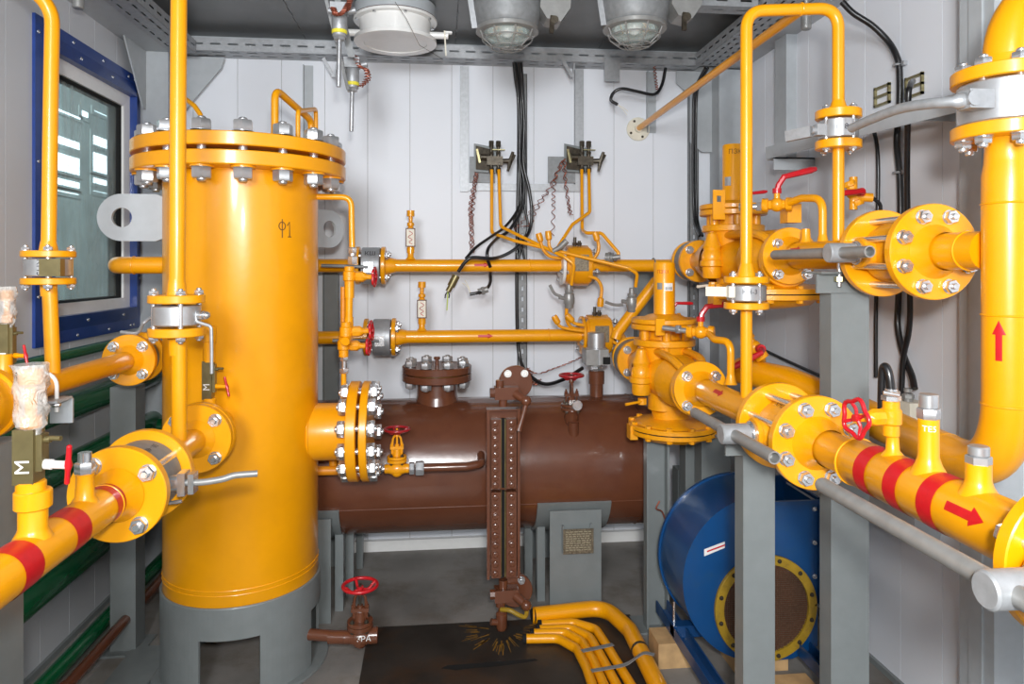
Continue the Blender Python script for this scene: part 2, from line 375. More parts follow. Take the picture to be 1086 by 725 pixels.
struct('baseboard_left', MB().box((XL, YF, 0.0), (XL+0.012, YB-0.03, 0.02)), 'grey')
struct('baseboard_right', MB().box((XR-0.012, YF, 0.0), (XR, YB-0.13, 0.02)), 'grey')
struct('trim_1', MB().box((-1.07, 1.2, 0.0005), (-0.93, 2.62, 0.012)), 'grey', label='grey steel strip on the floor along the left pipes')
# window 1 in the left wall
wn = struct('window_1', None, None, (XL, 2.88, 1.08))
def frame_mb(y0, y1, z0, z1, iy0, iy1, iz0, iz1, x0, x1, xi):   # bevelled frame: outer edge at x0, inner lip at xi
    b = MB(); O = [(y0,z0),(y1,z0),(y1,z1),(y0,z1)]; I = [(iy0,iz0),(iy1,iz0),(iy1,iz1),(iy0,iz1)]
    vs = [(x1,)+p for p in O] + [(xi,)+p for p in I] + [(x0,)+p for p in O] + [(x0,)+p for p in I]; fs = []
    for i in range(4):
        j = (i+1) % 4; fs += [(i, j, j+4, i+4), (i+8, i+12, j+12, j+8), (i, i+8, j+8, j), (i+4, j+4, j+12, i+12)]
    return b.add(vs, fs)
part(wn, 'flashing', frame_mb(2.478, 3.31, 1.082, 2.187, 2.52, 3.265, 1.125, 2.145, XL, XL+0.010, XL+0.012), 'blue', smooth=False)
part(wn, 'window_frame', frame_mb(2.52, 3.265, 1.125, 2.145, 2.554, 3.21, 1.178, 2.085, XL, XL+0.012, XL+0.034), 'blue', 'bevelled blue inner frame', smooth=False)
fr = part(wn, 'sash', frame_mb(2.554, 3.212, 1.176, 2.087, 2.60, 3.165, 1.22, 2.035, XL-0.06, XL+0.004, XL-0.002), 'white_paint', 'white sash', smooth=False)
part(fr, 'seal', frame_mb(2.60, 3.165, 1.22, 2.035, 2.608, 3.157, 1.228, 2.027, XL-0.06, XL-0.012, XL-0.020), 'black', smooth=False)
part(wn, 'pane', MB().box((XL-0.036, 2.60, 1.22), (XL-0.030, 3.165, 2.035)), 'glass', 'pane clouded by streaky protective film', smooth=False)
def screw_mb(): return MB().lathe([(0.0065, 0), (0.006, 0.003), (0.003, 0.005)], (0,0,0), (0,0,1), 10)
for (y, z) in [(2.495,2.13),(2.72,2.165),(2.95,2.165),(3.18,2.165),(3.24,2.165),(3.29,1.9),(3.29,1.6),(3.29,1.3),(2.495,1.7),(2.495,1.25),(2.75,1.10),(3.0,1.10),(3.2,1.10),(3.23,1.10)]:
    inst(wn, 'screw', 'screw', screw_mb, 'zinc', (XL+0.010, y, z), (1, 0, 0))
for (y, z) in [(2.537,1.9),(2.537,1.5),(2.75,2.115),(3.0,2.115),(3.237,1.95),(3.237,1.55),(2.8,1.152),(3.1,1.152)]:
    inst(wn, 'screw', 'screw', screw_mb, 'zinc', (XL+0.024, y, z), (1, 0, 0))
# the workshop hall outside
h = thing('workshop_hall', 'pale workshop hall with bright windows, seen dimly through the blue-framed window', 'building', (-8.2, 14.0, 0))
part(h, 'wall', MB().box((-8.4, -2, 0), (-8.2, 34, 9)), 'hall')
part(h, 'floor_slab', MB().box((-8.2, -2, -0.1), (-1.6, 34, -0.01)), 'dust')
part(h, 'end_wall', MB().box((-8.2, 33.8, 0), (-1.6, 34, 9)), 'hall')
def hall_window(px0, px1, py0, py1):
    a = atX(px0, py0, -8.2); c = atX(px1, py1, -8.2)
    f = part(h, 'window', MB().box((-8.215, a.y-0.12, c.z-0.1), (-8.18, c.y+0.12, a.z+0.1)), 'hall')
    part(f, 'pane', MB().box((-8.179, a.y, c.z), (-8.17, c.y, a.z)), 'lit', 'bright daylit pane')
for r in [(60,84,117,125),(86,92,117,125),(99,116,117,125),(58,83,143,159),(98,116,143,159),(58,83,161,186),(98,116,161,186),(58,83,188,200),(98,116,188,198),(58,82,202,206),(98,115,202,206)]:
    hall_window(*r)
# frame steel at the corners and under the ceiling
def col_mb(x0, x1, y0, y1, z0, z1, t=0.006, lip=0.02):   # C section open to the back
    return MB().box((x0, y0, z0), (x1, y0+t, z1)).box((x0, y0+t, z0), (x0+t, y1, z1)).box((x1-t, y0+t, z0), (x1, y1, z1))
c1 = struct('trim_2', col_mb(XL, -1.20, 3.30, YB, 0.0, ZC-0.11), 'grey_light', label='grey corner column left of the back wall')
c2 = struct('trim_3', MB().box((1.36, 3.31, 0), (XR, YB, ZC-0.11)).box((1.352, 3.302, 0), (1.362, 3.42, ZC-0.11)), 'grey_light', label='grey corner column right of the back wall')
struct('trim_4', MB().box((XL, YF, 2.31), (-1.19, YB, 2.316)).box((XL, YF, 2.316), (XL+0.006, YB, ZC)).box((-1.196, YF, 2.316), (-1.19, YB, 2.34)), 'grey_light', label='grey beam along the top of the left wall')
struct('trim_5', MB().box((1.36, YF, 2.316), (XR, YB, 2.322)).box((XR-0.006, YF, 2.322), (XR, YB, ZC)).box((1.36, YF, 2.322), (1.366, YB, 2.345)), 'grey_light', label='grey beam along the top of the right wall')
struct('trim_6', MB().box((XL, YB-0.02, 2.326), (XR, YB, ZC)), 'grey_light', label='grey beam along the top of the back wall')
def gusset(n, pts, Y, lab): struct(n, MB().prism(pts, (0, Y, 0), (1,0,0), (0,0,1), 0.006), 'grey_light', label=lab)
gusset('trim_7', [(-1.195, 2.32), (-0.985, 2.32), (-1.0, 2.27), (-1.195, 2.03)], 3.40, 'grey gusset plate at the top left of the back wall')
gusset('trim_8', [(1.36, 2.32), (1.17, 2.32), (1.17, 2.26), (1.24, 2.20), (1.24, 1.97), (1.30, 1.92), (1.36, 1.92)], 3.40, 'grey gusset plate at the top right of the back wall')
struct('trim_9', MB().prism([(3.08, 2.31), (3.30, 2.31), (3.30, 2.05), (3.27, 2.05)], (XL+0.03, 0, 0), (0,1,0), (0,0,1), 0.006), 'grey_light', label='grey gusset plate above the blue window corner')
struct('trim_10', col_mb(1.435, 1.48, 2.80, 2.90, 1.80, 2.32), 'grey_light', label='short grey channel hanging on the right wall')
struct('trim_11', MB().box((1.40, 1.655, 0), (1.479, 1.775, ZC)).box((1.394, 1.69, 0), (1.40, 1.735, ZC)), 'grey_light', label='grey column on the right wall behind the big riser')
# ---------------------------------------------------------------- perforated cable trays
def slotted(b, o, ux, uy, L, W, pit=0.075, sl=0.045, rows=(0.5,), sh=0.009, t=0.0015):
    o = V(o); ux = V(ux); uy = V(uy); n = ux.cross(uy).normalized()
    ys = sorted([0, W] + [W*r - sh/2 for r in rows] + [W*r + sh/2 for r in rows]); holes = set(i for i in range(1, len(ys)-1, 2))
    k = max(1, int(L / pit)); p = L / k; xs_ = []
    for i in range(k): xs_ += [i*p, i*p + (p-sl)/2, i*p + (p+sl)/2]
    xs_.append(L)
    nx, ny = len(xs_), len(ys); vs = [o + ux*x + uy*y for y in ys for x in xs_]; fs = []
    for j in range(ny-1):
        for i in range(nx-1):
            if j in holes and i % 3 == 1: continue
            fs.append((j*nx+i, j*nx+i+1, (j+1)*nx+i+1, (j+1)*nx+i))
    b.add(vs, fs); m = len(vs); b.add([v + n*t for v in vs], [tuple(reversed(f)) for f in fs])
    return b
tr = thing('cable_tray', 'perforated steel cable tray running along the top of the back wall', 'cable tray', (0, 3.33, 2.324), 'slotted cable trays')
part(tr, 'tray_floor', slotted(MB(), (-1.19, 3.305, 2.324), (1,0,0), (0,1,0), 2.45, 0.10, rows=(0.25, 0.75)), 'galv', smooth=False)
part(tr, 'side_rail', slotted(MB(), (-1.19, 3.305, 2.324), (1,0,0), (0,0,1), 2.45, 0.055, rows=(0.55,)), 'galv', smooth=False)
part(tr, 'lip', MB().box((-1.19, 3.305, 2.379), (1.26, 3.318, 2.382)), 'galv')
tr = thing('cable_tray', 'perforated steel cable tray running above the blue-framed window', 'cable tray', (-1.14, 2.0, 2.31), 'slotted cable trays')
part(tr, 'tray_floor', slotted(MB(), (-1.19, 0.5, 2.306), (0,1,0), (1,0,0), 2.79, 0.11, rows=(0.25, 0.75)), 'galv', smooth=False)
part(tr, 'side_rail', slotted(MB(), (-1.08, 0.5, 2.306), (0,1,0), (0,0,1), 2.79, 0.055, rows=(0.5,)), 'galv', smooth=False)
tr = thing('cable_tray', 'perforated steel tray full of black cables along the top of the right wall', 'cable tray', (1.29, 2.0, 2.32), 'slotted cable trays')
part(tr, 'tray_floor', slotted(MB(), (1.23, 0.5, 2.320), (0,1,0), (1,0,0), 2.79, 0.12, pit=0.06, sl=0.03, rows=(0.2, 0.5, 0.8)), 'galv', smooth=False)
part(tr, 'side_rail', slotted(MB(), (1.23, 0.5, 2.320), (0,1,0), (0,0,1), 2.79, 0.055, rows=(0.5,)), 'galv', smooth=False)
b = MB(); r = random.Random(3)
for k in range(9):
    x = 1.245 + 0.011*k; b.tube(smooth_path([(x + r.uniform(-.005,.005), 0.5+0.25*i, 2.333 + r.uniform(0,.03)) for i in range(12)], 3), 0.006, 6)
solo('cable_bundle', 'bundle of black cables lying in the right-hand ceiling tray', 'cable', b, 'rubber', kind='stuff')
tr = thing('cable_tray', 'short perforated cross tray between the right ceiling lamp and the right wall', 'cable tray', (1.06, 2.62, 2.33), 'slotted cable trays')
part(tr, 'tray_floor', slotted(MB(), (0.93, 2.60, 2.345), (1,0,0), (0,1,0), 0.29, 0.08, rows=(0.5,)), 'galv', smooth=False)
part(tr, 'side_rail', slotted(MB(), (0.93, 2.60, 2.345), (1,0,0), (0,0,1), 0.29, 0.045, rows=(0.5,)), 'galv', smooth=False)
# small hanger plates on the back tray
for px, lab in [(350, 'small bent steel hanger clip on the back tray near the thermometers'), (602, 'small bent steel hanger clip on the back tray between the lamps')]:
    p = atY(px, 72, 3.29); solo('hanger_clip', lab, 'clip', MB().prism([(-.035,.035),(-.022,.045),(.020,-.030),(.028,.020),(.034,.018),(.024,-.045),(.012,-.045)], p, (1,0,0), (0,0,1), .014), 'galv', smooth=False)
p = atY(650, 74, 3.28); solo('cover_plate', 'square grey plate hanging on the back tray below the right lamp', 'plate', MB().box((p.x-.037, 3.294, p.z-.05), (p.x+.037, 3.300, p.z+.055)), 'galv')
# slotted upright strut behind the hanging cables and the grey angle frame on the back wall
def wallbar(name, lab, px0, px1, py0, py1, Y=3.40, slots=False, m='galv_dull', cat='bracket'):
    a = atY(px0, py0, Y); c = atY(px1, py1, Y); b = MB()
    if slots:
        slotted(b, (a.x, Y, c.z), (0,0,1), (1,0,0), a.z-c.z, c.x-a.x, 0.05, 0.022, (0.5,), 0.010)
        b.box((a.x, Y, c.z), (a.x+.003, YB-0.001, a.z)).box((c.x-.003, Y, c.z), (c.x, YB-0.001, a.z))
    else: b.box((a.x, Y+0.02, c.z), (c.x, YB-0.0005, a.z)).box((a.x, Y, c.z), (a.x+.004, Y+0.02, a.z))
    return solo(name, lab, cat, b, m, smooth=False)
wallbar('wall_strut', 'slotted steel strut on the back wall behind the hanging black cables', 549, 559, 78, 400, slots=True, cat='strut')
wallbar('wall_strut', 'slotted steel strut on the back wall beside the right corner column', 731, 741, 85, 470, slots=True, cat='strut')
wallbar('wall_strut', 'grey strut on the back wall ending above the pale flange plate', 687, 697, 75, 140, m='grey_light', cat='strut')
wallbar('wall_strut', 'grey strut on the back wall behind the inverted pipe loop on the vessel', 321, 331, 68, 150, m='grey_light', cat='strut')
g = thing('angle_frame', 'U-shaped grey angle-steel frame fixed to the back wall behind the two valve manifolds', 'frame', (atY(553, 203, 3.41)))
for n, q in [('upright', (488, 497, 70, 203)), ('upright', (610, 619, 73, 203)), ('crossbar', (497, 610, 194, 203))]:
    a = atY(q[0], q[2], 3.41); c = atY(q[1], q[3], 3.41)
    part(g, n, MB().box((a.x, 3.41, c.z), (c.x, 3.414, a.z)).box((a.x, 3.414, c.z), (a.x+.003, 3.4295, a.z)), 'galv', smooth=False)
for (q, lab) in [((498, 525, 166, 194), 'grey plate on the back wall behind the left manifold'), ((581, 610, 166, 194), 'grey plate on the back wall behind the right manifold')]:
    a = atY(q[0], q[2], 3.408); c = atY(q[1], q[3], 3.408)
    solo('wall_plate', lab, 'plate', MB().box((a.x, 3.403, c.z), (c.x, 3.4095, a.z)), 'galv_dull', smooth=False)
# grey perforated channel behind the vessel at its right side
wallbar('wall_channel', 'wide grey channel on the back wall just right of the yellow vessel', 342, 358, 283, 470, Y=3.36, m='grey', cat='channel')
wallbar('wall_channel', 'wide grey channel on the back wall behind the lower regulator', 676, 694, 285, 520, Y=3.36, m='grey', cat='channel')
# ================================================================ shared fittings
def handwheel(parent, c, d, R, r, m, spokes=4, wave=0.0, name='handwheel', dish=0.25):
    x, y, z = basis(d); c = V(c); b = MB(); b.torus(c, d, R, r, 36, 10, wave, 5)
    hub = c - z*R*dish
    b.cyl(hub - z*r*1.6, hub + z*r*1.8, R*0.20, seg=16)
    for i in range(spokes):
        a = 2*PI*i/spokes + 0.4; e = x*math.cos(a) + y*math.sin(a)
        b.tube(smooth_path([hub + e*R*0.15, hub + e*R*0.5 - z*R*0.06, c + e*R*0.85, c + e*R*0.98], 4), r*0.8, 8)
    return part(parent, name, b, m, {'red': 'red handwheel', 'dark_red': 'dark red handwheel'}.get(m))
def globe_valve(name, label, c, axis, s, m, wheel, wm, studs=True):   # upright globe valve: c = centre of its body, s = scale (bonnet radius)
    c = V(c); ax = V(axis).normalized(); z = V((0,0,1)); t = thing(name, label, 'valve', c - z*s*0.9)
    b = MB(); b.lathe([(s*.42, -s*1.25), (s*.48, -s*1.2), (s*.48, -s*.8), (s*.60, -s*.45), (s*.72, 0), (s*.60, s*.45), (s*.48, s*.8), (s*.48, s*1.2), (s*.42, s*1.25)], c, ax, 24)
    b.sphere(c - z*s*.25, s*.62, 20); b.cyl(c, c + z*s*.75, s*.55, seg=20)
    part(t, 'body', b, m)
    part(t, 'bonnet', MB().bcyl(c+z*s*.70, c+z*s*1.0, s, s*.04).bcyl(c+z*s*1.04, c+z*s*1.32, s, s*.04).cyl(c+z*s*1.3, c+z*s*2.0, s*.42, s*.34, 18), m)
    if studs:
        for i in range(4):
            a = PI/4 + PI/2*i; o = V((math.cos(a), math.sin(a), 0))*s*.76
            bolt(t, c+o+z*s*.70, c+o+z*s*1.32, s*.09, m='dark_steel')
    b = MB(); sd = V((0,1,0)) if abs(ax.x) < .5 else V((1,0,0))
    for q in (-1, 1): b.tube(smooth_path([c + sd*q*s*.35 + z*s*1.3, c + sd*q*s*.44 + z*s*2.2, c + sd*q*s*.40 + z*s*3.0, c + sd*q*s*.16 + z*s*3.4], 5), s*.11, 8)
    b.cyl(c+z*s*3.3, c+z*s*3.65, s*.27, s*.22, 16)
    part(t, 'yoke', b, m)
    part(t, 'gland', MB().cbox(c+z*s*2.15, (s*1.35, s*.5, s*.28)).cyl(c+z*s*1.9, c+z*s*2.5, s*.22, seg=16).cyl(c+V((s*.52,0,s*1.5)), c+V((s*.52,0,s*2.7)), s*.08, seg=8).cyl(c+V((-s*.52,0,s*1.5)), c+V((-s*.52,0,s*2.7)), s*.08, seg=8)
         .lathe([(s*.17, s*2.3), (s*.17, s*2.5)], c+V((s*.52,0,0)), (0,0,1), 6).lathe([(s*.17, s*2.3), (s*.17, s*2.5)], c+V((-s*.52,0,0)), (0,0,1), 6), m)
    part(t, 'stem', MB().cyl(c+z*s*2.0, c+z*s*4.1, s*.11, seg=12), 'dark_steel' if m == 'brown' else m)
    handwheel(t, c+z*(s*4.0), z, wheel, s*.14, wm)
    return t
def flange(parent, c0, c1, R, m='yellow', neck=None, name='flange', label=None):   # c0 > c1 faces; neck=(r, length) beyond c1
    b = MB(); c0 = V(c0); c1 = V(c1); b.bcyl(c0, c1, R, 0.002, 48)
    if neck:
        d = (c1-c0).normalized(); r, L = neck; b.lathe([(r*1.32, 0), (r*1.18, L*.35), (r*1.04, L*.8), (r*1.05, L*.93), (r, L)], c1, d, 32, close=False)
    return part(parent, name, b, m, label)
def weld(b, c, d, r): b.torus(c, d, r, 0.0022, 32, 8)
def stub(parent, base, h, r, m='yellow', name='stub'):
    base = V(base); return part(parent, name, MB().lathe([(r*1.35, -0.004), (r*1.1, .006), (r, .012), (r, h)], base, (0,0,1), 20), m)
def hexnut(b, c0, h, r, d=(0,0,1)): b.lathe([(r*.93, 0), (r, h*.1), (r, h*.9), (r*.93, h)], c0, d, 6)
def lever_valve(name, label, c, axis, s, m, hdir, hm='red', steel=False):   # small ball valve with lever; s = body radius
    c = V(c); ax = V(axis).normalized(); z = V((0,0,1)) if abs(ax.z) < .5 else V((0,-1,0)); t = thing(name, label, 'valve', c - V((0,0,s*1.4)))
    b = MB(); b.sphere(c, s*1.0, 18); b.lathe([(s*.9, -s*2), (s*.98, -s*1.9), (s*.98, -s*1.2), (s*.7, -s*1.1), (s*.7, s*1.1), (s*.98, s*1.2), (s*.98, s*1.9), (s*.9, s*2)], c, ax, 8)
    part(t, 'body', b, m); part(t, 'stem', MB().cyl(c, c+z*s*1.9, s*.42, seg=12), m)
    h = V(hdir).normalized(); p = c + z*s*1.8
    b = MB(); b.cyl(p - z*s*.2, p + z*s*.5, s*.62, seg=14); q = p + z*s*1.9 + h*s*1.0
    b.tube([p, p+z*s*.9+h*s*.2, q], [s*.42, s*.42, s*.40], 8); b.tube([q - h*s*.3, q + h*s*1.5, q + h*s*3.6, q + h*s*4.4], [s*.36, s*.42, s*.48, s*.30], 8)
    part(t, 'lever', b, hm, {'red': 'red lever', 'steel': 'bare steel lever'}.get(hm)); return t
def wafer_valve(name, label, c0, c1, body_r, body_m, R, n, br, ph=0.0, extra=None, bm='zinc', ft=0.022, bodymb=None):
    """valve body held between two pipe flanges (outer faces ft beyond c0, c1) by long studs"""
    c0 = V(c0); c1 = V(c1); d = (c1-c0).normalized(); t = thing(name, label, 'valve', (c0+c1)/2 - V((0,0,body_r)))
    part(t, 'body', bodymb or MB().bcyl(c0+d*.001, c1-d*.001, body_r, .003, 48), body_m)
    bolt_circle(t, c0-d*ft, c1+d*ft, R, n, br, ph, m=bm)
    return t
# ================================================================ FILTER VESSEL
VX, VY = -0.67, 2.52
ves = thing('filter_vessel', 'tall yellow cylindrical gas filter vessel with a bolted lid, standing on a grey skirt', 'vessel', (VX, VY, 0))
b = MB(); b.lathe([(.20, .245), (.235, .262), (.25, .295), (.25, 1.66)], (VX, VY, 0), (0,0,1), 96); weld(b, (VX, VY, .345), (0,0,1), .2505); weld(b, (VX, VY, .33), (0,0,1), .2500)
shell = part(ves, 'shell', b, 'yellow')
part(ves, 'body_flange', MB().bcyl((VX,VY,1.657), (VX,VY,1.701), .345, .003, 96), 'yellow')
part(ves, 'gasket', MB().cyl((VX,VY,1.701), (VX,VY,1.715), .262, seg=64), 'black')
part(ves, 'lid', MB().bcyl((VX,VY,1.715), (VX,VY,1.757), .345, .003, 96), 'yellow')
a0 = math.atan2(-VY, -VX)
for i in range(16):
    a = a0 + 2*PI*i/16; p = V((VX + .305*math.cos(a), VY + .305*math.sin(a), 1.652))
    bolt(ves, p, p + V((0,0,.110)), .0135, nh=.034, af=.0305, end=.043, m='steel', spin=0.2 + i*0.7)
    inst(ves, 'washer', 'washer_v', lambda: MB().bcyl((0,0,0), (0,0,.006), .036, .001, 24), 'yellow', p + V((0,0,-.001)))
# skirt with cut openings
b = MB(); n = 96; rs, ro = .249, .258
op = lambda a: any(abs((a - c + PI) % (2*PI) - PI) < w_ for c, w_ in [(a0-.17, .375), (a0+1.36, .36), (a0+3.1, .36), (a0-1.7, .36)])
for k in range(n):
    A0, A1 = 2*PI*k/n, 2*PI*(k+1)/n; z0 = .195 if op((A0+A1)/2) else 0.0
    vs = [(VX+r*math.cos(A), VY+r*math.sin(A), z) for z in (z0, .29) for A in (A0, A1) for r in (rs, ro)]
    b.add(vs, [(1,3,7,5), (0,4,6,2), (4,5,7,6), (0,2,3,1), (0,1,5,4), (2,6,7,3)])
sk = part(ves, 'skirt', b, 'grey', 'grey skirt with rectangular openings', smooth=False)
part(ves, 'weld_bead', MB().torus((VX,VY,.291), (0,0,1), .2535, .005, 96, 8), 'grey')
part(ves, 'base_plate', MB().ring((VX,VY,0), (VX,VY,.010), .285, .2, 64), 'grey')
# lifting lugs
def lug(xr_, sg, z0, z1, o=None, ux=(1,0,0)):
    k = 40; cz = (z0+z1)/2; rr = (z1-z0)/2; cx = xr_ + sg*(.21 - rr); outer = []; hole = []
    for i in range(k):
        a = 2*PI*i/k; dx, dz = math.cos(a), math.sin(a); hole.append((cx + .032*dx, cz + .032*dz))
        if dx*sg >= 0: outer.append((cx + rr*dx, cz + rr*dz))
        else:
            sx = cx - sg*xr_; px_ = xr_; tt = min(abs((px_-cx)/dx) if abs(dx) > 1e-6 else 9, rr/abs(dz) if abs(dz) > 1e-6 else 9); outer.append((cx + tt*dx, cz + tt*dz))
    return MB().prism(outer, o or (0, VY-.07, 0), ux, (0,0,1), .012, hole)
part(ves, 'lifting_lug', lug(-.90, -1, 1.435, 1.590), 'grey_light', 'light grey lug with a round eye')
part(ves, 'lifting_lug', lug(.24, 1, 1.425, 1.57, (VX, VY, 0), (.64, .77, 0)), 'grey_light', 'light grey lug with a round eye')
# side nozzle with blind flange
NY, NZ = VY, .777
nz = part(ves, 'nozzle', MB().lathe([(.106, 0), (.098, .012), (.0975, .14)], (-.448, NY, NZ), (1,0,0), 48), 'yellow')
part(nz, 'weld_bead', MB().torus((-.438, NY, NZ), (1,0,0), .100, .004, 48, 8), 'yellow')
part(ves, 'flange', MB().bcyl((-.306,NY,NZ), (-.272,NY,NZ), .172, .003, 64), 'yellow')
part(ves, 'gasket', MB().cyl((-.272,NY,NZ), (-.262,NY,NZ), .11, seg=40), 'black')
part(ves, 'blind_flange', MB().bcyl((-.262,NY,NZ), (-.236,NY,NZ), .172, .003, 64), 'yellow')
bolt_circle(ves, (-.307,NY,NZ), (-.235,NY,NZ), .145, 12, .0105, PI/12, nh=.026, af=.027, end=.034, m='zinc')
# front inlet nozzle (its pair of flanges joins the red-banded line)
part(ves, 'inlet_nozzle', MB().lathe([(.050, -.012), (.040, .003), (.036, .012), (.036, .17)], (VX, VY-.24, .872), (0,-1,0), 32), 'yellow')
part(ves, 'inlet_flange', MB().bcyl((VX, 2.095, .872), (VX, 2.07, .872), .095, .002, 48), 'yellow')
# inverted-U pipe loops on the lid and the impulse pipe off the shell side
def on(px, py, Y): return atY(px, py, Y)
p = on(297, 140, 2.50); q = on(328, 120, 2.72)
b = MB(); b.tube(fil([(p.x,2.50,1.75), (p.x,2.50,1.965), (-.435,2.93,1.93), (-.435,2.93,1.75-.0)][:3] + [(-.47,2.78,1.80)], .03), .0125, 12)
b = MB(); b.tube(fil([(-.552,2.47,1.752), (-.552,2.47,1.955), (-.475,2.72,1.90), (-.475,2.72,1.752)], .035), .0125, 14)
part(ves, 'lid_pipe', b, 'yellow')
b = MB(); b.tube(fil([(-.462,2.40,1.752), (-.462,2.40,1.865), (-.448,2.66,1.93), (-.448,2.66,1.752)], .02), .008, 12)
part(ves, 'lid_pipe', b, 'yellow')
b = MB(); b.tube(fil([tuple(atY(190, 100, 2.82)), tuple(atY(206, 112, 2.76)), tuple(atY(213, 122, 2.74)), (atY(213, 122, 2.74).x, 2.74, 1.752)], .03), .009, 12)
part(ves, 'lid_pipe', b, 'yellow')
# writing on the shell
up = V((0.05, -1, 0)); c = on(301, 243, 2.30); dv = V((c.x-VX, c.y-VY, 0)); 
dd = ray(301, 243); # hit of that ray with the shell
A = dd.x**2 + dd.y**2; B = -2*(dd.x*VX + dd.y*VY); C_ = VX**2 + VY**2 - .25**2; tt = (-B - math.sqrt(B*B-4*A*C_))/(2*A); hp = V((0,0,EYE)) + dd*tt
q = .0085
strokes_wrap(ves, [[(-.006+q*1.35*math.sin(2*PI*k/14), .010+q*1.5*math.cos(2*PI*k/14)) for k in range(15)], [(-.006, .032), (-.006, -.028)], [(.013, .012), (.021, .024), (.0215, -.024)], [(.015, -.024), (.028, -.024)]],
             (VX, VY, hp.z), (0,0,1), .25, V((hp.x-VX, hp.y-VY, 0)), .0016, 'ink')
# ================================================================ LEFT SIDE: red-banded inlet line along Y at X = -0.67
LX, LZ = -0.67, 0.872
Y_ = V((0,1,0))
ln = thing('gas_pipe', 'yellow pipe with three red bands entering the photo at its lower left edge', 'pipe', (LX, 1.1, LZ-.04))
b = MB(); b.tube([(LX, .45, LZ), (LX, 1.56, LZ)], .0385, 32); weld(b, (LX, 1.02, LZ), Y_, .039); weld(b, (LX, 1.50, LZ), Y_, .039); b.lathe([(.0385, -.05), (.045, -.025), (.056, -.004)], (LX, 1.558, LZ), (0,1,0), 32, close=False)
part(ln, 'pipe', b, 'yellow')
flange(ln, (LX, 1.582, LZ), (LX, 1.558, LZ), .100)
for (px, py) in [(10, 595), (66, 556), (110, 527)]:
    y = atX(px, py, LX).y; part(ln, 'marking_band', MB().tube([(LX, y-.026, LZ), (LX, y+.026, LZ)], .0394, 32, cap=False), 'red_tape', 'red tape band')
y1 = atX(35, 540, LX).y
stub(ln, (LX, y1, LZ+.033), .075, .022); part(ln, 'socket', MB().bcyl((LX, y1, LZ+.078), (LX, y1, LZ+.108), .028, .002, 24), 'yellow')
y2 = atX(90, 520, LX).y
part(ln, 'stub', MB().lathe([(.026, .028), (.017, .042), (.015, .08), (.017, .085)], (LX, y2, LZ), (0,0,1), 20), 'yellow')
b = MB(); hexnut(b, (LX, y2, LZ+.085), .022, .018); b.cyl((LX, y2, LZ+.105), (LX, y2, LZ+.125), .012, seg=12); part(ln, 'threaded_plug', b, 'zinc')
# insert between flanges + its long bent handle
va = wafer_valve('flanged_ball_valve', 'flanged valve with grey steel lever on the red-banded pipe before the yellow vessel', (LX, 1.582, LZ), (LX, 1.700, LZ), .083, 'galv_dull', .078, 4, .009, PI/4+.15, ft=.024)
part(va, 'stem', MB().cyl((LX+.08, 1.635, LZ), (LX+.112, 1.635, LZ), .018, seg=16).cbox((LX+.108, 1.635, LZ), (.016, .036, .05)).cbox((LX+.128, 1.635, LZ), (.012, .032, .044)), 'zinc')
b = MB(); b.tube(smooth_path([(LX+.115, 1.635, LZ), (LX+.15, 1.635, LZ), (LX+.19, 1.64, LZ+.004), (LX+.215, 1.645, LZ+.010), (LX+.262, 1.655, LZ+.010)], 5), .0075, 12)
part(va, 'lever', b, 'tube_steel', 'bent grey steel lever')
part(va, 'latch_pin', MB().cyl((LX+.075, 1.632, LZ-.043), (LX+.105, 1.632, LZ-.040), .004, seg=10), 'zinc')
text_wrap(va, '50 - 40', .018, (LX, 1.65, LZ), (0,1,0), .083, (.45, 0, 1), 'black_ink', turn=-PI/2)
l2 = thing('gas_pipe', 'short yellow flanged pipe joining the red-banded line to the front of the vessel', 'pipe', (LX, 1.85, LZ-.04))
b = MB(); b.tube([(LX, 1.72, LZ), (LX, 2.045, LZ)], .034, 32); b.lathe([(.056, 0), (.044, .03), (.034, .06)], (LX, 1.724, LZ), (0,1,0), 32, close=False); b.lathe([(.052, 0), (.040, .012), (.034, .02)], (LX, 2.04, LZ), (0,-1,0), 32, close=False)
part(l2, 'pipe', b, 'yellow'); flange(l2, (LX, 1.700, LZ), (LX, 1.724, LZ), .103); flange(l2, (LX, 2.042, LZ), (LX, 2.066, LZ), .095)
bolt_circle(l2, (LX, 2.041, LZ), (LX, 2.096, LZ), .074, 4, .009, PI/4)
# riser A stands on that pipe (photo x = 190)
RAY = 1.917
ra = thing('gas_riser', 'tall yellow vertical pipe standing just in front of the vessel, left of centre', 'pipe', (LX, RAY, LZ))
z0, z1, z2, z3 = 1.35-.0987*1.837, 1.35-.0520*1.837, 1.35-.0850*1.837, 1.35-.0400*1.837
zf1, zf0 = EYE-(347-HY)/FPX*1.837, EYE-(356-HY)/FPX*1.837
zf3, zf2 = EYE-(312.5-HY)/FPX*1.837, EYE-(321-HY)/FPX*1.837
X1 = LX-.006
part(ra, 'lower_pipe', MB().tube([(LX, RAY, LZ+.025), (LX, RAY, zf0+.002)], .0190, 24), 'yellow')
part(ra, 'flange', MB().bcyl((X1, RAY, zf0), (X1, RAY, zf1), .069, .002, 40).lathe([(.019, -.05), (.020, -.03), (.021, -.01), (.024, 0)], (X1, RAY, zf0), (0,0,1), 24, close=False), 'yellow')
part(ra, 'flange', MB().bcyl((X1, RAY, zf2), (X1, RAY, zf3), .069, .002, 40).lathe([(.0255, 0), (.0235, .008), (.0225, .025), (.020, .04)], (X1, RAY, zf3), (0,0,1), 24, close=False), 'yellow')
b = MB(); b.tube([(X1, RAY, zf3), (X1+.006, RAY, 2.12), (X1+.006, RAY, 2.42)], .0200, 24); part(ra, 'upper_pipe', b, 'yellow')
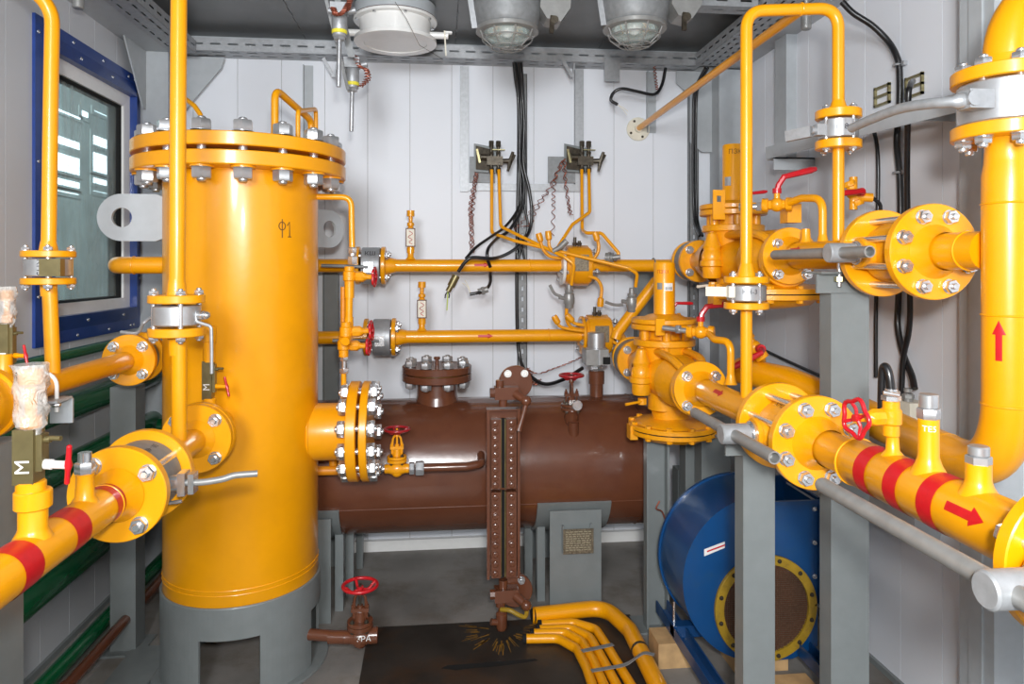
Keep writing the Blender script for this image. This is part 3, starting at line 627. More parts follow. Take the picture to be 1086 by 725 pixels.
vb = wafer_valve('flanged_ball_valve', 'silver ball valve between small flanges on the tall riser before the vessel', (X1, RAY, zf1+.001), (X1, RAY, zf2-.001), .0555, 'steel', .054, 4, .0065, .5, ft=.0225, bodymb=MB().bcyl((X1, RAY, zf1+.006), (X1, RAY, zf2-.006), .0590, .003, 48))
part(vb, 'stem', MB().cyl((X1+.05, RAY-.01, (zf1+zf2)/2), (X1+.072, RAY-.015, (zf1+zf2)/2), .012, seg=14).sphere((X1+.078, RAY-.016, (zf1+zf2)/2), .011, 12), 'zinc')
hz = [atY(x, y, RAY-.02) for x, y in [(206, 326), (208, 341), (224, 346), (224.5, 372), (224.5, 396)]]
b = MB(); b.tube(fil(hz, .012), .0042, 8); part(vb, 'lever', b, 'galv', 'thin bent steel lever')
# ---------------- line B along Y at X = -0.985 (photo left, below the window)
BX, BZ = -0.985, 1.052
lb = thing('gas_pipe', 'yellow pipe below the blue window running back towards the round flange', 'pipe', (BX, 2.0, BZ-.04))
b = MB(); b.tube([(BX, 1.66, BZ), (BX, 2.375, BZ)], .0300, 32); b.lathe([(.048, 0), (.040, -.012), (.0305, -.028)], (BX, 2.372, BZ), (0,1,0), 32, close=False); b.lathe([(.050, 0), (.042, .03), (.031, .06)], (BX, 1.665, BZ), (0,1,0), 32, close=False)
part(lb, 'pipe', b, 'yellow_dark' if 0 else 'yellow'); flange(lb, (BX, 2.372, BZ), (BX, 2.394, BZ), .082); flange(lb, (BX, 1.640, BZ), (BX, 1.665, BZ), .078)
lf = thing('gas_pipe', 'yellow flanged pipe end cut off by the left edge of the photo', 'pipe', (BX, 1.3, BZ-.04))
b = MB(); b.tube([(BX, .7, BZ), (BX, 1.57, BZ)], .034, 28); part(lf, 'pipe', b, 'yellow'); flange(lf, (BX, 1.568, BZ), (BX, 1.592, BZ), .078)
part(lf, 'gasket_ring', MB().cyl((BX,1.592,BZ), (BX,1.640,BZ), .070, seg=40), 'yellow')
bolt_circle(lf, (BX, 1.567, BZ), (BX, 1.665, BZ), .060, 4, .008, PI/4)
ins = wafer_valve('flanged_ball_valve', 'grey flanged insert behind the round flange under the window corner', (BX, 2.395, BZ), (BX, 2.455, BZ), .066, 'galv_dull', .062, 4, .0085, PI/4, ft=.022)
b = MB(); c = atY(135, 352, 2.40); d2 = atY(162, 338, 2.44); b.tube(smooth_path([c + V((-.02,0,0)), c + V((.03,0,-.003)), d2 + V((-.03,0,-.015)), d2 + V((0,0,.01))], 4), .006, 8)
part(ins, 'lever', b, 'galv')
bk = thing('gas_pipe', 'lower yellow pipe', 'pipe', (-.3, 3.15, 1.0))
bk['label'] = 'lower yellow pipe on the back wall between the vessel and the lower red-wheel flanges'
BY, BZ2 = 3.15, 1.042
xa = atY(391, 355, BY).x; 
b = MB(); b.tube(fil([(BX, 2.475, BZ), (BX, BY, BZ2), (xa, BY, BZ2)], .09), .0285, 24); part(bk, 'pipe', b, 'yellow')
flange(bk, (BX, 2.455, BZ), (BX, 2.477, BZ), .082); flange(bk, (xa-.018, BY, BZ2), (xa, BY, BZ2), .082)
# riser B (photo x = 54)
RBY = 1.93
rb = thing('gas_riser', 'yellow vertical pipe in front of the blue window, bending over at the ceiling', 'pipe', (BX, RBY, BZ))
tt = 1.804; zz = lambda y: EYE-(y-HY)/FPX*tt
XB = atY(51.5, 285, RBY).x; xc = atY(54, 120, RBY).x
b = MB(); b.tube([(BX, RBY, BZ+.02), (XB+.002, RBY, zz(301.5))], .0175, 20); b.lathe([(.0178, -.03), (.0185, -.02), (.0195, 0)], (XB, RBY, zz(301.5)), (0,0,1), 24, close=False); part(rb, 'lower_pipe', b, 'yellow')
part(rb, 'flange', MB().bcyl((XB, RBY, zz(301.5)), (XB, RBY, zz(294.5)), .0615, .002, 40), 'yellow')
part(rb, 'flange', MB().bcyl((XB, RBY, zz(272.7)), (XB, RBY, zz(265.8)), .0615, .002, 40), 'yellow')
e = atY(40, 1, RBY-.03)
b = MB(); b.tube(fil([(XB, RBY, zz(266)), (xc, RBY, 1.80), (xc+.004, RBY, 2.02), e + V((-.10, -.06, .10))], .12), .0175, 20); b.lathe([(.022, 0), (.0178, .025)], (XB, RBY, zz(265.8)), (0,0,1), 24, close=False); part(rb, 'upper_pipe', b, 'yellow')
vc = wafer_valve('flanged_ball_valve', 'small silver ball valve on the riser in front of the window, marked KH5', (XB, RBY, zz(294)), (XB, RBY, zz(273.3)), .050, 'steel', .049, 4, .0055, .45, ft=.0185, bodymb=MB().bcyl((XB, RBY, zz(293)), (XB, RBY, zz(274)), .0535, .003, 48))
vc['label'] = 'small silver ball valve on the riser in front of the window, with black marker writing'
part(vc, 'lever', MB().cbox((XB+.038, RBY-.058, (zz(294)+zz(273))/2), (.050, .022, .044)), 'olive', 'dull bronze block lever')
text_wrap(vc, 'КН5', .022, (XB, RBY, (zz(294)+zz(273))/2), (0,0,1), .0535, (.12, -1, 0), 'black_ink', turn=-PI/2)
# ---------------- gauge manifolds with film-wrapped tops
def manifold(label, x, y, zb, zt, wz, s, knob=True, film=True, txt='M'):
    t = thing('gauge_valve', label, 'valve', (x, y, zb)); w_ = s
    part(t, 'socket', MB().bcyl((x, y, zb), (x, y, zb+(zt-zb)*.22), w_*.62, .002, 20), 'yellow')
    bz = zb+(zt-zb)*.20
    part(t, 'block', MB().box((x-w_*.55, y-w_*.5, bz), (x+w_*.35, y+w_*.5, zt)).box((x+w_*.30, y-w_*.3, bz+.02), (x+w_*.62, y+w_*.3, zt-.01)), 'olive', 'bronze coloured block')
    zk = bz + (zt-bz)*.33; zh = bz + (zt-bz)*.78
    part(t, 'bleed_screw', MB().cyl((x+w_*.5, y, zh), (x+w_*.85, y, zh), w_*.16, seg=10).cyl((x+w_*.80, y, zh+.002), (x+w_*1.35, y-.004, zh+.002), w_*.12, seg=10), 'olive')
    if knob:
        b = MB(); b.cyl((x+w_*.5, y, zk), (x+w_*.95, y-.004, zk), w_*.24, seg=12); b.cyl((x+w_*.9, y-.004, zk), (x+w_*1.7, y-.010, zk), w_*.19, seg=12); part(t, 'spindle', b, 'yellow' if knob == 1 else 'label', None if knob == 1 else 'white spindle sleeve')
        k = V((x+w_*1.75, y-.010, zk)); dv = V((.18, -.25, 1)).normalized() if knob != 1 else V((-.28, .2, 1)).normalized()
        b = MB(); b.tube([k-dv*w_*1.0, k-dv*w_*.94, k-dv*w_*.3, k, k+dv*w_*.3, k+dv*w_*.94, k+dv*w_*1.0], [w_*.07, w_*.12, w_*.12, w_*.20, w_*.12, w_*.12, w_*.07], 10); part(t, 'knob', b, 'red', 'red T-shaped knob')
    text_flat(t, txt, w_*.9, (x-w_*.08, y-w_*.5-.0008, zk), (0,0,1), (-1,0,0), 'chalk')
    if film:
        part(t, 'plug', MB().bcyl((x, y, zt), (x, y, zt+.02), w_*.45, .001, 16).bcyl((x, y, wz-.03), (x, y, wz-.004), w_*.52, .002, 16).cyl((x, y, zt+.01), (x, y, wz-.02), w_*.25, seg=12), 'yellow')
        rn = random.Random(int(x*1000)); n = 14; vs = []; fs = []; sg = 22
        for i in range(n):
            z = zt - .012 + (wz - zt + .016)*i/(n-1)
            for k in range(sg):
                a = 2*PI*k/sg; rr = w_*(.66 + .08*math.sin(i*1.3+k*.7) + rn.uniform(-.07, .07)) * (1 - .35*(i < 2)) * (1.0 + .12*(i > n-4)); vs.append((x + rr*math.cos(a), y + rr*math.sin(a), z))
        for i in range(n-1):
            for k in range(sg): fs.append((i*sg+k, i*sg+(k+1) % sg, (i+1)*sg+(k+1) % sg, (i+1)*sg+k))
        fs.append(tuple((n-1)*sg+k for k in range(sg)))
        part(t, 'wrapping_film', MB().add(vs, fs), 'film', 'crinkled clear wrapping film')
    return t
manifold('bronze gauge valve wrapped in clear film on the red-banded pipe, nearest the camera', LX-.003, y1, LZ+.098, 1.083, 1.185, .036, knob=2)
pb = atY(17, 395, 1.72)
part(lb, 'stub', MB().lathe([(.026, .02), (.019, .035), (.018, .10)], (BX, pb.y, BZ-.0), (0,0,1), 20), 'yellow')
zf = lambda y: EYE-(y-HY)/FPX*1.66
manifold('bronze gauge valve wrapped in clear film in front of the window frame', BX, 1.735, BZ+.03, zf(341), zf(305), .026, knob=1)
yn = 2.16
zn = lambda y: EYE-(y-HY)/FPX*2.09
part(ves, 'gauge_stub', MB().lathe([(.028, .02), (.021, .03), (.020, .075)], (LX, yn-.01, LZ), (0,0,1), 20), 'yellow')
g = manifold('bronze gauge valve standing on the vessel inlet in front of the yellow shell', LX, yn, zn(432), zn(382), 0, .030, knob=1, film=False)
part(g, 'top_socket', MB().cyl((LX, yn, zn(383)), (LX, yn, zn(352)), .017, seg=16).bcyl((LX, yn, zn(362)), (LX, yn, zn(345)), .020, .002, 20), 'yellow')
# u-bolt bracket over line B
ub = thing('pipe_clamp', 'white U-bolt on a small grey plate holding the pipe below the window', 'clamp', (BX, 1.88, BZ-.07))
p = []
for k in range(13):
    a = PI*k/12; p.append((BX + .034*math.cos(a), 1.88, BZ + .034*math.sin(a)))
part(ub, 'u_bolt', MB().tube([(BX+.034, 1.88, BZ-.065)] + p + [(BX-.034, 1.88, BZ-.065)], .005, 10), 'white_paint')
b = MB(); hexnut(b, (BX+.034, 1.88, BZ-.052), .008, .010); part(ub, 'nut', b, 'zinc'); b = MB(); hexnut(b, (BX-.034, 1.88, BZ-.052), .008, .010); part(ub, 'nut', b, 'zinc')
part(ub, 'plate', MB().box((BX-.06, 1.84, BZ-.037), (BX+.055, 1.92, BZ-.031)).box((BX+.0, 1.914, BZ-.10), (BX+.055, 1.920, BZ-.031)), 'grey_light')
# elbow from behind the vessel, upper line to the back wall
UZ = 1.356
xe = atY(116, 281, 2.52).x; xu = atY(382, 282, BY).x
up_ = thing('gas_pipe', 'upper yellow pipe bending out of the vessel\'s left side towards the back wall', 'pipe', (xe, 2.8, UZ-.04))
b = MB(); b.tube(fil([(VX-.24, 2.52, UZ), (xe+.005, 2.52, UZ), (xe+.005, BY, UZ), (xu, BY, UZ)], .07, 10), .0290, 24); weld(b, (xe+.08, 2.52, UZ), (1,0,0), .0295); part(up_, 'pipe', b, 'yellow')
flange(up_, (xu-.018, BY, UZ), (xu, BY, UZ), .083)
# ---------------- posts carrying the left lines
def post(label, x0, x1, y0, y1, z1, plate=None, m='grey'):
    t = thing('support_post', label, 'post', ((x0+x1)/2, (y0+y1)/2, 0))
    vs = MB().box((x0, y0, 0), (x1, y1, z1)); part(t, 'column', vs, m, smooth=False)
    if plate: part(t, 'top_plate', MB().box(*plate), m, smooth=False)
    part(t, 'base_plate', MB().box((x0-.03, y0-.03, 0), (x1+.03, y1+.03, .008)), m, smooth=False)
    return t
post('grey square post at the far left edge of the photo', -1.03, -.925, 1.60, 1.69, BZ-.08)
pt = post('grey square post under the round flange below the window', -1.14, -1.055, 2.60, 2.68, .93)
# ---------------- green pipes low along the left wall
def green(label, r, z, x, y0=YF+.2, y1=3.36, down=False):
    b = MB(); pts = [(x, y0, z), (x, y1, z)]
    if down: pts.append((x, y1, down))
    b.tube(fil(pts, r*1.6), r, 24); solo('green_pipe', label, 'pipe', b, 'green', 'green pipes along the left wall')
green('thin green pipe just below the blue window frame', .0180, 1.056, -1.24)
green('thick green pipe highest of the three thick ones on the left wall', .044, .868, -1.265)
green('thick green pipe in the middle of the three on the left wall', .044, .665, -1.265)
green('thick green pipe lowest of the three on the left wall', .047, .320, -1.262)
green('green pipe lying at the foot of the left wall', .026, .085, -1.19)
b = MB(); b.tube([(-1.14, 3.22, .05), (-1.14, 3.22, 1.15)], .040, 20); solo('green_pipe', 'green vertical pipe in the dark corner behind the post and vessel', 'pipe', b, 'green', 'green pipes along the left wall')
b = MB(); b.tube(smooth_path([(-1.20, 3.2, .66), (-1.08, 3.2, .66), (-.95, 3.2, .68)], 4), .038, 20)
solo('green_pipe', 'green elbow pipe disappearing behind the vessel at mid height', 'pipe', b, 'green', 'green pipes along the left wall')
dr = thing('drain_pipe', 'thin dark red drain pipe along the floor left of the vessel skirt', 'pipe', (-1.10, 2.4, .09))
b = MB(); b.tube([(-1.09, .6, .115), (-1.09, 3.0, .115)], .019, 16); b.tube([(-1.09, 2.13, .115), (-.98, 2.13, .115)], .016, 14); b.bcyl((-1.09, 2.06, .115), (-1.09, 2.20, .115), .024, .002, 20)
part(dr, 'pipe', b, 'brown')
gv = globe_valve('globe_valve', 'small red handwheel valve at the bottom edge of the photo, left of the skirt', (-1.015, 2.16, .022), (1,0,0), .0155, 'brown', .045, 'red', studs=False)
b = MB(); b.tube(fil([(-1.05, 2.13, .115), (-1.0, 2.13, .115), (-.95, 2.13, .115)], .01), .012, 10); part(dr, 'branch', b, 'brown')
# ================================================================ BACK WALL: two meter lines at Y = 3.15
def back_valve(label, px0, px1, py, r, handle_px):
    c0 = atY(px0, py, BY); c1 = atY(px1, py, BY); c0.z = c1.z = (UZ if py < 320 else BZ2)
    t = wafer_valve('flanged_ball_valve', label, c0, c1, r, 'galv', .066, 4, .0085, PI/4+.1, ft=.018, bodymb=MB().bcyl(c0+V((.003,0,0)), c1-V((.003,0,0)), r, .003, 40))
    m = (c0+c1)/2; part(t, 'stem', MB().cyl(m+V((-.005,-r+.005,-.008)), m+V((-.005,-r-.022,-.008)), .017, seg=16).cbox(m+V((-.005,-r-.012,-.008)), (.040, .012, .044)), 'zinc')
    a = m+V((-.005,-r-.018,-.008)); b = MB(); e = atY(handle_px, py+2, BY-r-.06)
    b.tube(smooth_path([a, a+V((-.05,-.004,.004)), V((e.x, BY-r-.045, m.z+.0))], 5), .0075, 10); part(t, 'lever', b, 'galv_dull', 'long grey lever pointing to the vessel')
    return t, c0, c1
t, c0, c1 = back_valve('silver flanged ball valve on the upper pipe of the back wall', 383.5, 404.5, 282, .080, 340); v_u1 = c1
text_flat(t, 'КШ', .030, ((c0.x+c1.x)/2, BY-.0665, UZ+.052), (1,0,0), (0,.64,.77), 'black_ink')
t, c0, c1 = back_valve('silver flanged ball valve on the lower pipe of the back wall', 395.5, 415.5, 356, .080, 352); v_l1 = c1
text_flat(t, 'Ф', .034, ((c0.x+c1.x)/2-.005, BY-.0812, BZ2-.006), (1,0,0), (0,0,1), 'black_ink')
def meter_line(label, x0, x1, x2, z, ax_, stubx, arrow_px):
    t = thing('gas_pipe', label, 'pipe', ((x0+x1)/2, BY, z-.04)); b = MB(); b.tube([(x0+.018, BY, z), (x1, BY, z)], .0285, 24)
    b.lathe([(.040, 0), (.036, .02), (.0290, .045)], (x0+.018, BY, z), (1,0,0), 24, close=False); weld(b, (x0+.062, BY, z), (1,0,0), .029); weld(b, (x1-.16, BY, z), (1,0,0), .029)
    part(t, 'pipe', b, 'yellow'); flange(t, (x0+.001, BY, z), (x0+.019, BY, z), .083)
    part(t, 'stub', MB().lathe([(.024, .026), (.014, .038), (.0135, .055), (.017, .056), (.017, .08), (.015, .081)], (stubx, BY, z), (0,0,1), 20), 'yellow')
    ap = atY(arrow_px, 0, BY-.028).x
    arrow_wrap(t, (ap, BY, z), (1,0,0), .0285, (0,-1,.1), .066, .022)
    return t
s1 = atY(435.5, 270, BY).x; m1a = atY(599, 281, BY).x
meter_line('upper yellow back-wall pipe with a red arrow, ending at the upper meter', v_u1.x, m1a, 0, UZ, 0, s1, 511)
s2 = atY(447.5, 340, BY).x; m2a = atY(619, 354, BY).x
meter_line('lower yellow back-wall pipe with a red arrow, ending at the lower meter', v_l1.x, m2a, 0, BZ2, 0, s2, 515)
for (sx, z, lab, h) in [(s1, UZ+.08, 'yellow thermometer pocket with a framed tag on the upper back-wall pipe', .10), (s2, BZ2+.08, 'yellow thermometer pocket with a framed tag on the lower back-wall pipe', .10)]:
    t = thing('thermometer_pocket', lab, 'fitting', (sx, BY, z)); 
    part(t, 'shank', MB().cyl((sx, BY, z), (sx, BY, z+.085), .015, seg=16).lathe([(.015, .085), (.010, .092), (.016, .096), (.016, .108), (.009, .112), (.009, .135), (.017, .137), (.017, .163)], (sx, BY, z), (0,0,1), 16), 'cast_yellow')
    tg = part(t, 'tag', MB().box((sx-.019, BY-.020, z+.005), (sx+.019, BY-.016, z+.082)), 'cream'); 
    f = MB()
    for q in [((-.021,.003),(.021,.007)), ((-.021,.080),(.021,.084)), ((-.021,.003),(-.017,.084)), ((.017,.003),(.021,.084))]: f.box((sx+q[0][0], BY-.022, z+q[0][1]), (sx+q[1][0], BY-.016, z+q[1][1]))
    part(tg, 'tag_frame', f, 'rust', 'dark brown tag frame')
    b = MB(); rn = random.Random(int(sx*99)); b.tube(smooth_path([(sx-.006, BY-.0215, z+.072), (sx+.009, BY-.0215, z+.060), (sx-.010, BY-.0215, z+.046), (sx+.008, BY-.0215, z+.034), (sx-.006, BY-.0215, z+.024), (sx+.008, BY-.0215, z+.014)], 4), .0013, 6)
    part(tg, 'tag_writing', b, 'red', 'red scrawl')
# meters
def meter(label, pxc, pyc, z, rear):
    c = atY(pxc, pyc, BY); c.z = z; t = thing('gas_meter', label, 'meter', (c.x, BY, z-.09)); k = .062
    b = MB(); b.lathe([(.060, -k), (.075, -k+.004), (.086, -k+.022), (.086, k-.022), (.080, k-.004), (.060, k)], c, (1,0,0), 48)
    b.lathe([(.092, -.048), (.092, .048)], c, (1,0,0), 10, ph=PI/10)
    part(t, 'body', b, 'cast_yellow')
    part(t, 'rear_flange', MB().bcyl(c+V((-k-.014,.0,0)), c+V((-k,0,0)), .086, .002, 40), 'label' if rear else 'cast_yellow')
    for s, n_ in ((1, 4), (-1, 4)):
        for i in range(n_):
            a = 2*PI*i/n_ + .4; o = V((0, math.cos(a), math.sin(a)))*.068
            bolt(t, c+V((s*(k-.004),0,0))+o, c+V((s*(k+.010),0,0))+o, .007, m='steel')
    part(t, 'name_plate', MB().cbox(c+V((.004, -.0895, .012)), (.062, .004, .072)), 'plate_brass', 'grey engraved name plate')
    b = MB()
    for dx in (-.010, .010): b.cyl(c+V((dx-.002, -.01, .084)), c+V((dx-.002, -.01, .128 if dx < 0 else .112)), .0075, seg=12); hexnut(b, c+V((dx-.002,-.01,.092)), .012, .012)
    part(t, 'sensor_plug', b, 'dark_steel')
    return t, c
m1, mc1 = meter('yellow turbine gas meter on the upper back-wall pipe', 612, 281, UZ, True)
m2, mc2 = meter('yellow turbine gas meter on the lower back-wall pipe above the silver sensor', 633, 354, BZ2, False)
o1 = thing('gas_pipe', 'yellow pipe from the upper meter towards the upper regulator behind the short cylinder', 'pipe', (.9, BY, UZ-.04))
RX1, RX2 = 1.08, 0.83
b = MB(); b.tube(fil([(mc1.x+.06, BY, UZ), (RX1-.0, BY, UZ), (RX1, 2.97, UZ+.02)], .07), .0285, 24); weld(b, (mc1.x+.14, BY, UZ), (1,0,0), .029); part(o1, 'pipe', b, 'yellow')
flange(o1, (RX1, 2.955, UZ+.02), (RX1, 2.935, UZ+.02), .085)
o2 = thing('gas_pipe', 'yellow pipe from the lower meter turning towards the lower regulator', 'pipe', (.75, BY, BZ2-.04))
b = MB(); b.tube(fil([(mc2.x+.06, BY, BZ2), (.81, BY, BZ2), (.83, 3.02, .962), (.83, 2.98, .962)], .05), .0285, 24); part(o2, 'pipe', b, 'yellow')
flange(o2, (RX2, 2.985, .962), (RX2, 2.967, .962), .088)
pa = atY(655, 352, 3.05); pb = atY(697, 297, 3.00); 
b = MB(); b.tube(fil([pa + V((-.01,0,-.03)), pa, pb], .03), .0250, 20); solo('gas_pipe', 'short slanting yellow pipe rising behind the lower regulator cylinder', 'pipe', b, 'yellow')
# grey strap holding upper pipe
b = MB(); b.torus(atY(693, 281, BY), (1,0,0), .031, .003, 20, 6); solo('pipe_clamp', 'thin grey clamp round the upper back-wall pipe near the regulator cylinder', 'clamp', b, 'galv_dull')
# curly yellow drain tails and small fittings round the meters
def tail(lab, pts, Y, r=.0075, bulb=None, m='cast_yellow'):
    P = [atY(x, y, Y) for x, y in pts]; b = MB(); b.tube(smooth_path(P, 5), r, 10)
    if bulb:
        d = (P[-1]-P[-2]).normalized(); b.lathe([(r, -.012), (.014, -.006), (.015, .018), (.013, .030)], P[-1], d, 14)
    return solo('blowdown_tube', lab, 'tube', b, m)
tail('curved yellow tube hanging down to the right of the upper meter', [(624, 293), (633, 296), (638, 305), (637, 318)], 3.08, bulb=True)
tail('curved yellow tube rising from the upper meter to a stubby yellow end', [(630, 274), (634, 268), (635, 260), (633, 253)], 3.08, bulb=True)
tail('slim yellow tube with a capped end left of the upper meter, leaning against the wall', [(598, 274), (584, 272), (576, 264), (573, 254)], 3.10, bulb=True)
tail('second slim yellow tube with a capped end left of the upper meter', [(598, 270), (590, 268), (583, 262), (582, 252)], 3.06, bulb=True)
tail('small curved yellow tube with a round cap left of the lower meter', [(620, 351), (604, 349), (594, 346), (591, 341)], 3.08, bulb=True)
tail('small bent yellow tube with a round cap facing the camera beside the lower meter', [(620, 345), (610, 343), (606, 339)], 3.04, bulb=True)
tail('short yellow loop tube from the lower meter to the regulator flange, above', [(650, 349), (660, 347), (667, 339), (666, 333)], 3.04)
tail('short yellow loop tube from the lower meter to the regulator flange, below', [(650, 362), (656, 366), (660, 372)], 3.04)
def gauge_cock(lab, px, py, Y, hp):
    c = atY(px, py, Y); t = thing('gauge_cock', lab, 'valve', c - V((0,0,.04)))
    b = MB(); b.lathe([(.017, -.045), (.020, -.04), (.020, -.028), (.024, -.022), (.025, 0), (.022, .018), (.017, .022), (.019, .026), (.019, .036), (.012, .038), (.012, .058), (.008, .062)], c, (0,0,1), 10)
    b.cyl(c+V((-.02,0,0)), c+V((-.045,-.004,.004)), .009, seg=10); part(t, 'body', b, 'tube_steel')
    P = [atY(x, y, Y-.01) for x, y in hp]; b = MB()
    b.tube(smooth_path(P, 4), [.0065]*(len(smooth_path(P, 4))), 8); part(t, 'lever', b, 'tube_steel')
    return t
gauge_cock('grey steel gauge cock below the upper meter, lever pointing left', 603.5, 316, 3.06, [(595, 314), (588, 311), (583, 302)])
gauge_cock('grey steel gauge cock beside the lower regulator, lever pointing left', 670, 320, 3.02, [(661, 323), (651, 323), (642, 320)])
b = MB(); b.tube(smooth_path([atY(601, 326, 3.06), atY(601, 338, 3.07), atY(606, 347, 3.08), atY(620, 350, 3.10)], 5), .008, 10); solo('impulse_tube', 'thin yellow tube dropping from the upper gauge cock to the lower pipe', 'tube', b, 'cast_yellow')
b = MB(); c = atY(650, 273, 3.06); 
for r_, x in ((.022, -.03), (.026, -.018), (.022, -.006), (.015, .010)): b.cyl(c+V((x, .01, -.002*x)), c+V((x+.009, .006, 0)), r_, seg=12)
b.cyl(c+V((.0,0,0)), c+V((.03,-.01,.004)), .011, seg=10); solo('tube_union', 'grey steel union joining a thin yellow tube to the upper pipe right of the meter', 'fitting', b, 'tube_steel')
b = MB(); c = atY(594, 262, 3.05); b.cyl(c, c+V((.028,-.01,.028)), .014, seg=10); b.cyl(c+V((-.03,.01,-.018)), c, .011, seg=10); solo('tube_union', 'grey steel union at the foot of the slanting yellow tube left of the upper meter', 'fitting', b, 'tube_steel')
# impulse tubes from the two wall manifolds
def itube(lab, pts, r=.0078, bend=.03):
    P = [atY(x, y, Y) for x, y, Y in pts]; b = MB(); b.tube(fil(P, bend), r, 10); solo('impulse_tube', lab, 'tube', b, 'yellow', 'thin yellow impulse tubes')
itube('thin yellow tube from the left manifold, left port, to the cock beside the regulator', [(521.5, 180, 3.32), (521.5, 247, 3.26), (545, 255, 3.15), (666, 284, 2.98), (676, 290, 2.98), (674, 304, 3.0)])
itube('thin yellow tube from the left manifold, right port, to the cock below the meter', [(529, 180, 3.32), (531, 240, 3.26), (545, 247, 3.20), (598, 272, 3.03), (609, 280, 3.02), (606, 302, 3.05)])
itube('thin yellow tube from the right manifold to the union right of the upper meter', [(617, 180, 3.32), (617.5, 244, 3.22), (622, 247, 3.15), (638, 247, 3.10), (656, 268, 3.06), (656, 275, 3.06)])
itube('thin yellow tube from the right manifold crossing down left of the upper meter', [(624.5, 180, 3.32), (625.5, 225, 3.2), (607, 238, 3.14), (596, 255, 3.08), (591, 263, 3.07)])
def wall_manifold(lab, px, py):
    c = atY(px, py, 3.34); t = thing('valve_manifold', lab, 'valve', c)
    part(t, 'mounting_plate', MB().prism([(-.085,-.06),(.03,-.065),(.03,.055),(-.085,.075)], c+V((0,.03,0)), (1,.0,0), (0,0,1), .004), 'grey')
    part(t, 'back_plate', MB().prism([(-.078,-.05),(.0,-.055),(.0,.045),(-.078,.060)], c+V((0,.02,0)), (1,.15,0), (0,0,1), .004), 'dark_steel')
    b = MB(); b.obox(c+V((-.072,.005,.045)), c+V((-.058,.005,-.02)), .010, .003, (0,1,0)); part(t, 'clip', b, 'brass')
    for i, dx in enumerate((-.004, .029)):
        b = MB(); q = c+V((dx,0,0)); hexnut(b, q+V((0,0,.055)), .028, .013); b.cyl(q+V((0,0,.03)), q+V((0,0,.056)), .008, seg=10); hexnut(b, q+V((0,0,.018)), .014, .012); b.cyl(q+V((0,0,-.03)), q+V((0,0,.02)), .010, seg=12); hexnut(b, q+V((0,0,-.066)), .022, .014); b.cyl(q+V((0,0,-.046)), q+V((0,0,-.03)), .009, seg=10)
        part(t, 'port', b, 'dark_steel')
    part(t, 'body', MB().cbox(c+V((.012,0,-.012)), (.075, .03, .042)).cyl(c+V((.04,0,-.012)), c+V((.085,-.01,-.012)), .012, seg=10).cyl(c+V((-.055,0,.006)), c+V((-.02,0,.006)), .016, seg=12), 'dark_steel')
    part(t, 'flat_bracket', MB().cbox(c+V((.03,-.005,.040)), (.06, .022, .004)), 'brass')
    b = MB(); q = c+V((.085,-.012,-.012)); b.tube([q+V((.012,-.01,.042)), q, q+V((-.012,-.004,-.05))], [.007,.011,.006], 8); b.tube([q+V((.02,-.004,.03)), q+V((.005,0,-.002))], [.008,.006], 8); part(t, 'wing_handle', b, 'dark_steel')
    return t
wall_manifold('dark three-valve manifold on the left plate of the angle frame', 522, 168)
wall_manifold('dark three-valve manifold on the right plate of the angle frame', 618, 168)
# vertical impulse tubes and needle valves beside the vessel
iv = thing('impulse_pipe', 'thin yellow pipe leaving the vessel shell below the lid and dropping to a needle valve', 'pipe', (-.40, 2.50, 1.38))
P = [atY(x, y, 2.52) for x, y in [(333, 208.5), (372.5, 209), (373.5, 262)]]; b = MB(); b.tube(fil([P[0]-V((.03,0,0))] + P, .035), .0105, 12); part(iv, 'pipe', b, 'yellow')
c = atY(374, 271, 2.52); b = MB(); hexnut(b, c+V((0,0,-.030)), .028, .018); b.cyl(c, c+V((0,0,.012)), .013, seg=12); hexnut(b, c+V((0,0,.008)), .020, .015); part(iv, 'union_nut', b, 'zinc')
def needle(lab, px, py, Y, dirx, s=.022, wm='red', down=None, wr=.030):
    c = atY(px, py, Y); t = thing('needle_valve', lab, 'valve', c - V((0,0,s*2))); d = V(dirx).normalized()
    part(t, 'body', MB().lathe([(s*.7, -s*1.9), (s*.78, -s*1.8), (s*.78, -s*.8), (s*1.0, -s*.6), (s*1.0, s*.7), (s*.8, s*.9), (s*.8, s*1.5), (s*.7, s*1.6)], c, (0,0,1), 16).sphere(c, s*.95, 14), 'cast_yellow')
    part(t, 'bonnet', MB().lathe([(s*.5, s*.3), (s*.5, s*.9), (s*.85, s*1.1), (s*.85, s*2.2), (s*.6, s*2.6), (s*.45, s*2.8), (s*.4, s*3.6)], c, d, 8), 'cast_yellow')
    handwheel(t, c+d*s*4.0, d, wr, s*.22, wm, 4, wave=wr*.10, dish=.1)
    return t, c
n1, nc1 = needle('yellow needle valve with small red wheel in front of the upper silver ball valve', 370.5, 293, 2.52, (1,-.12,-.02))
b = MB(); q0 = nc1-V((0,0,.035)); q1 = atY(370, 318, 2.52); b.tube([q0, q1-V((0,0,.06)), atY(370, 340, 2.52)], .0130, 14); b.lathe([(.017, 0), (.017, -.04)], q0, (0,0,1), 14); q2 = atY(370, 336, 2.52); b.tube(fil([q2, atY(370, 357, 2.52), atY(366, 362, 2.48)], .02), .0155, 14)
solo('impulse_pipe', 'vertical yellow pipe between the two needle valves beside the vessel', 'pipe', b, 'yellow')
n2, nc2 = needle('yellow needle valve with red wheel at the lower pipe, the higher of a pair', 367, 352, 2.50, (1,-.10,.06))
n3, nc3 = needle('yellow needle valve with red wheel at the lower pipe, the lower of a pair', 364.5, 366, 2.56, (1,-.12,-.02))
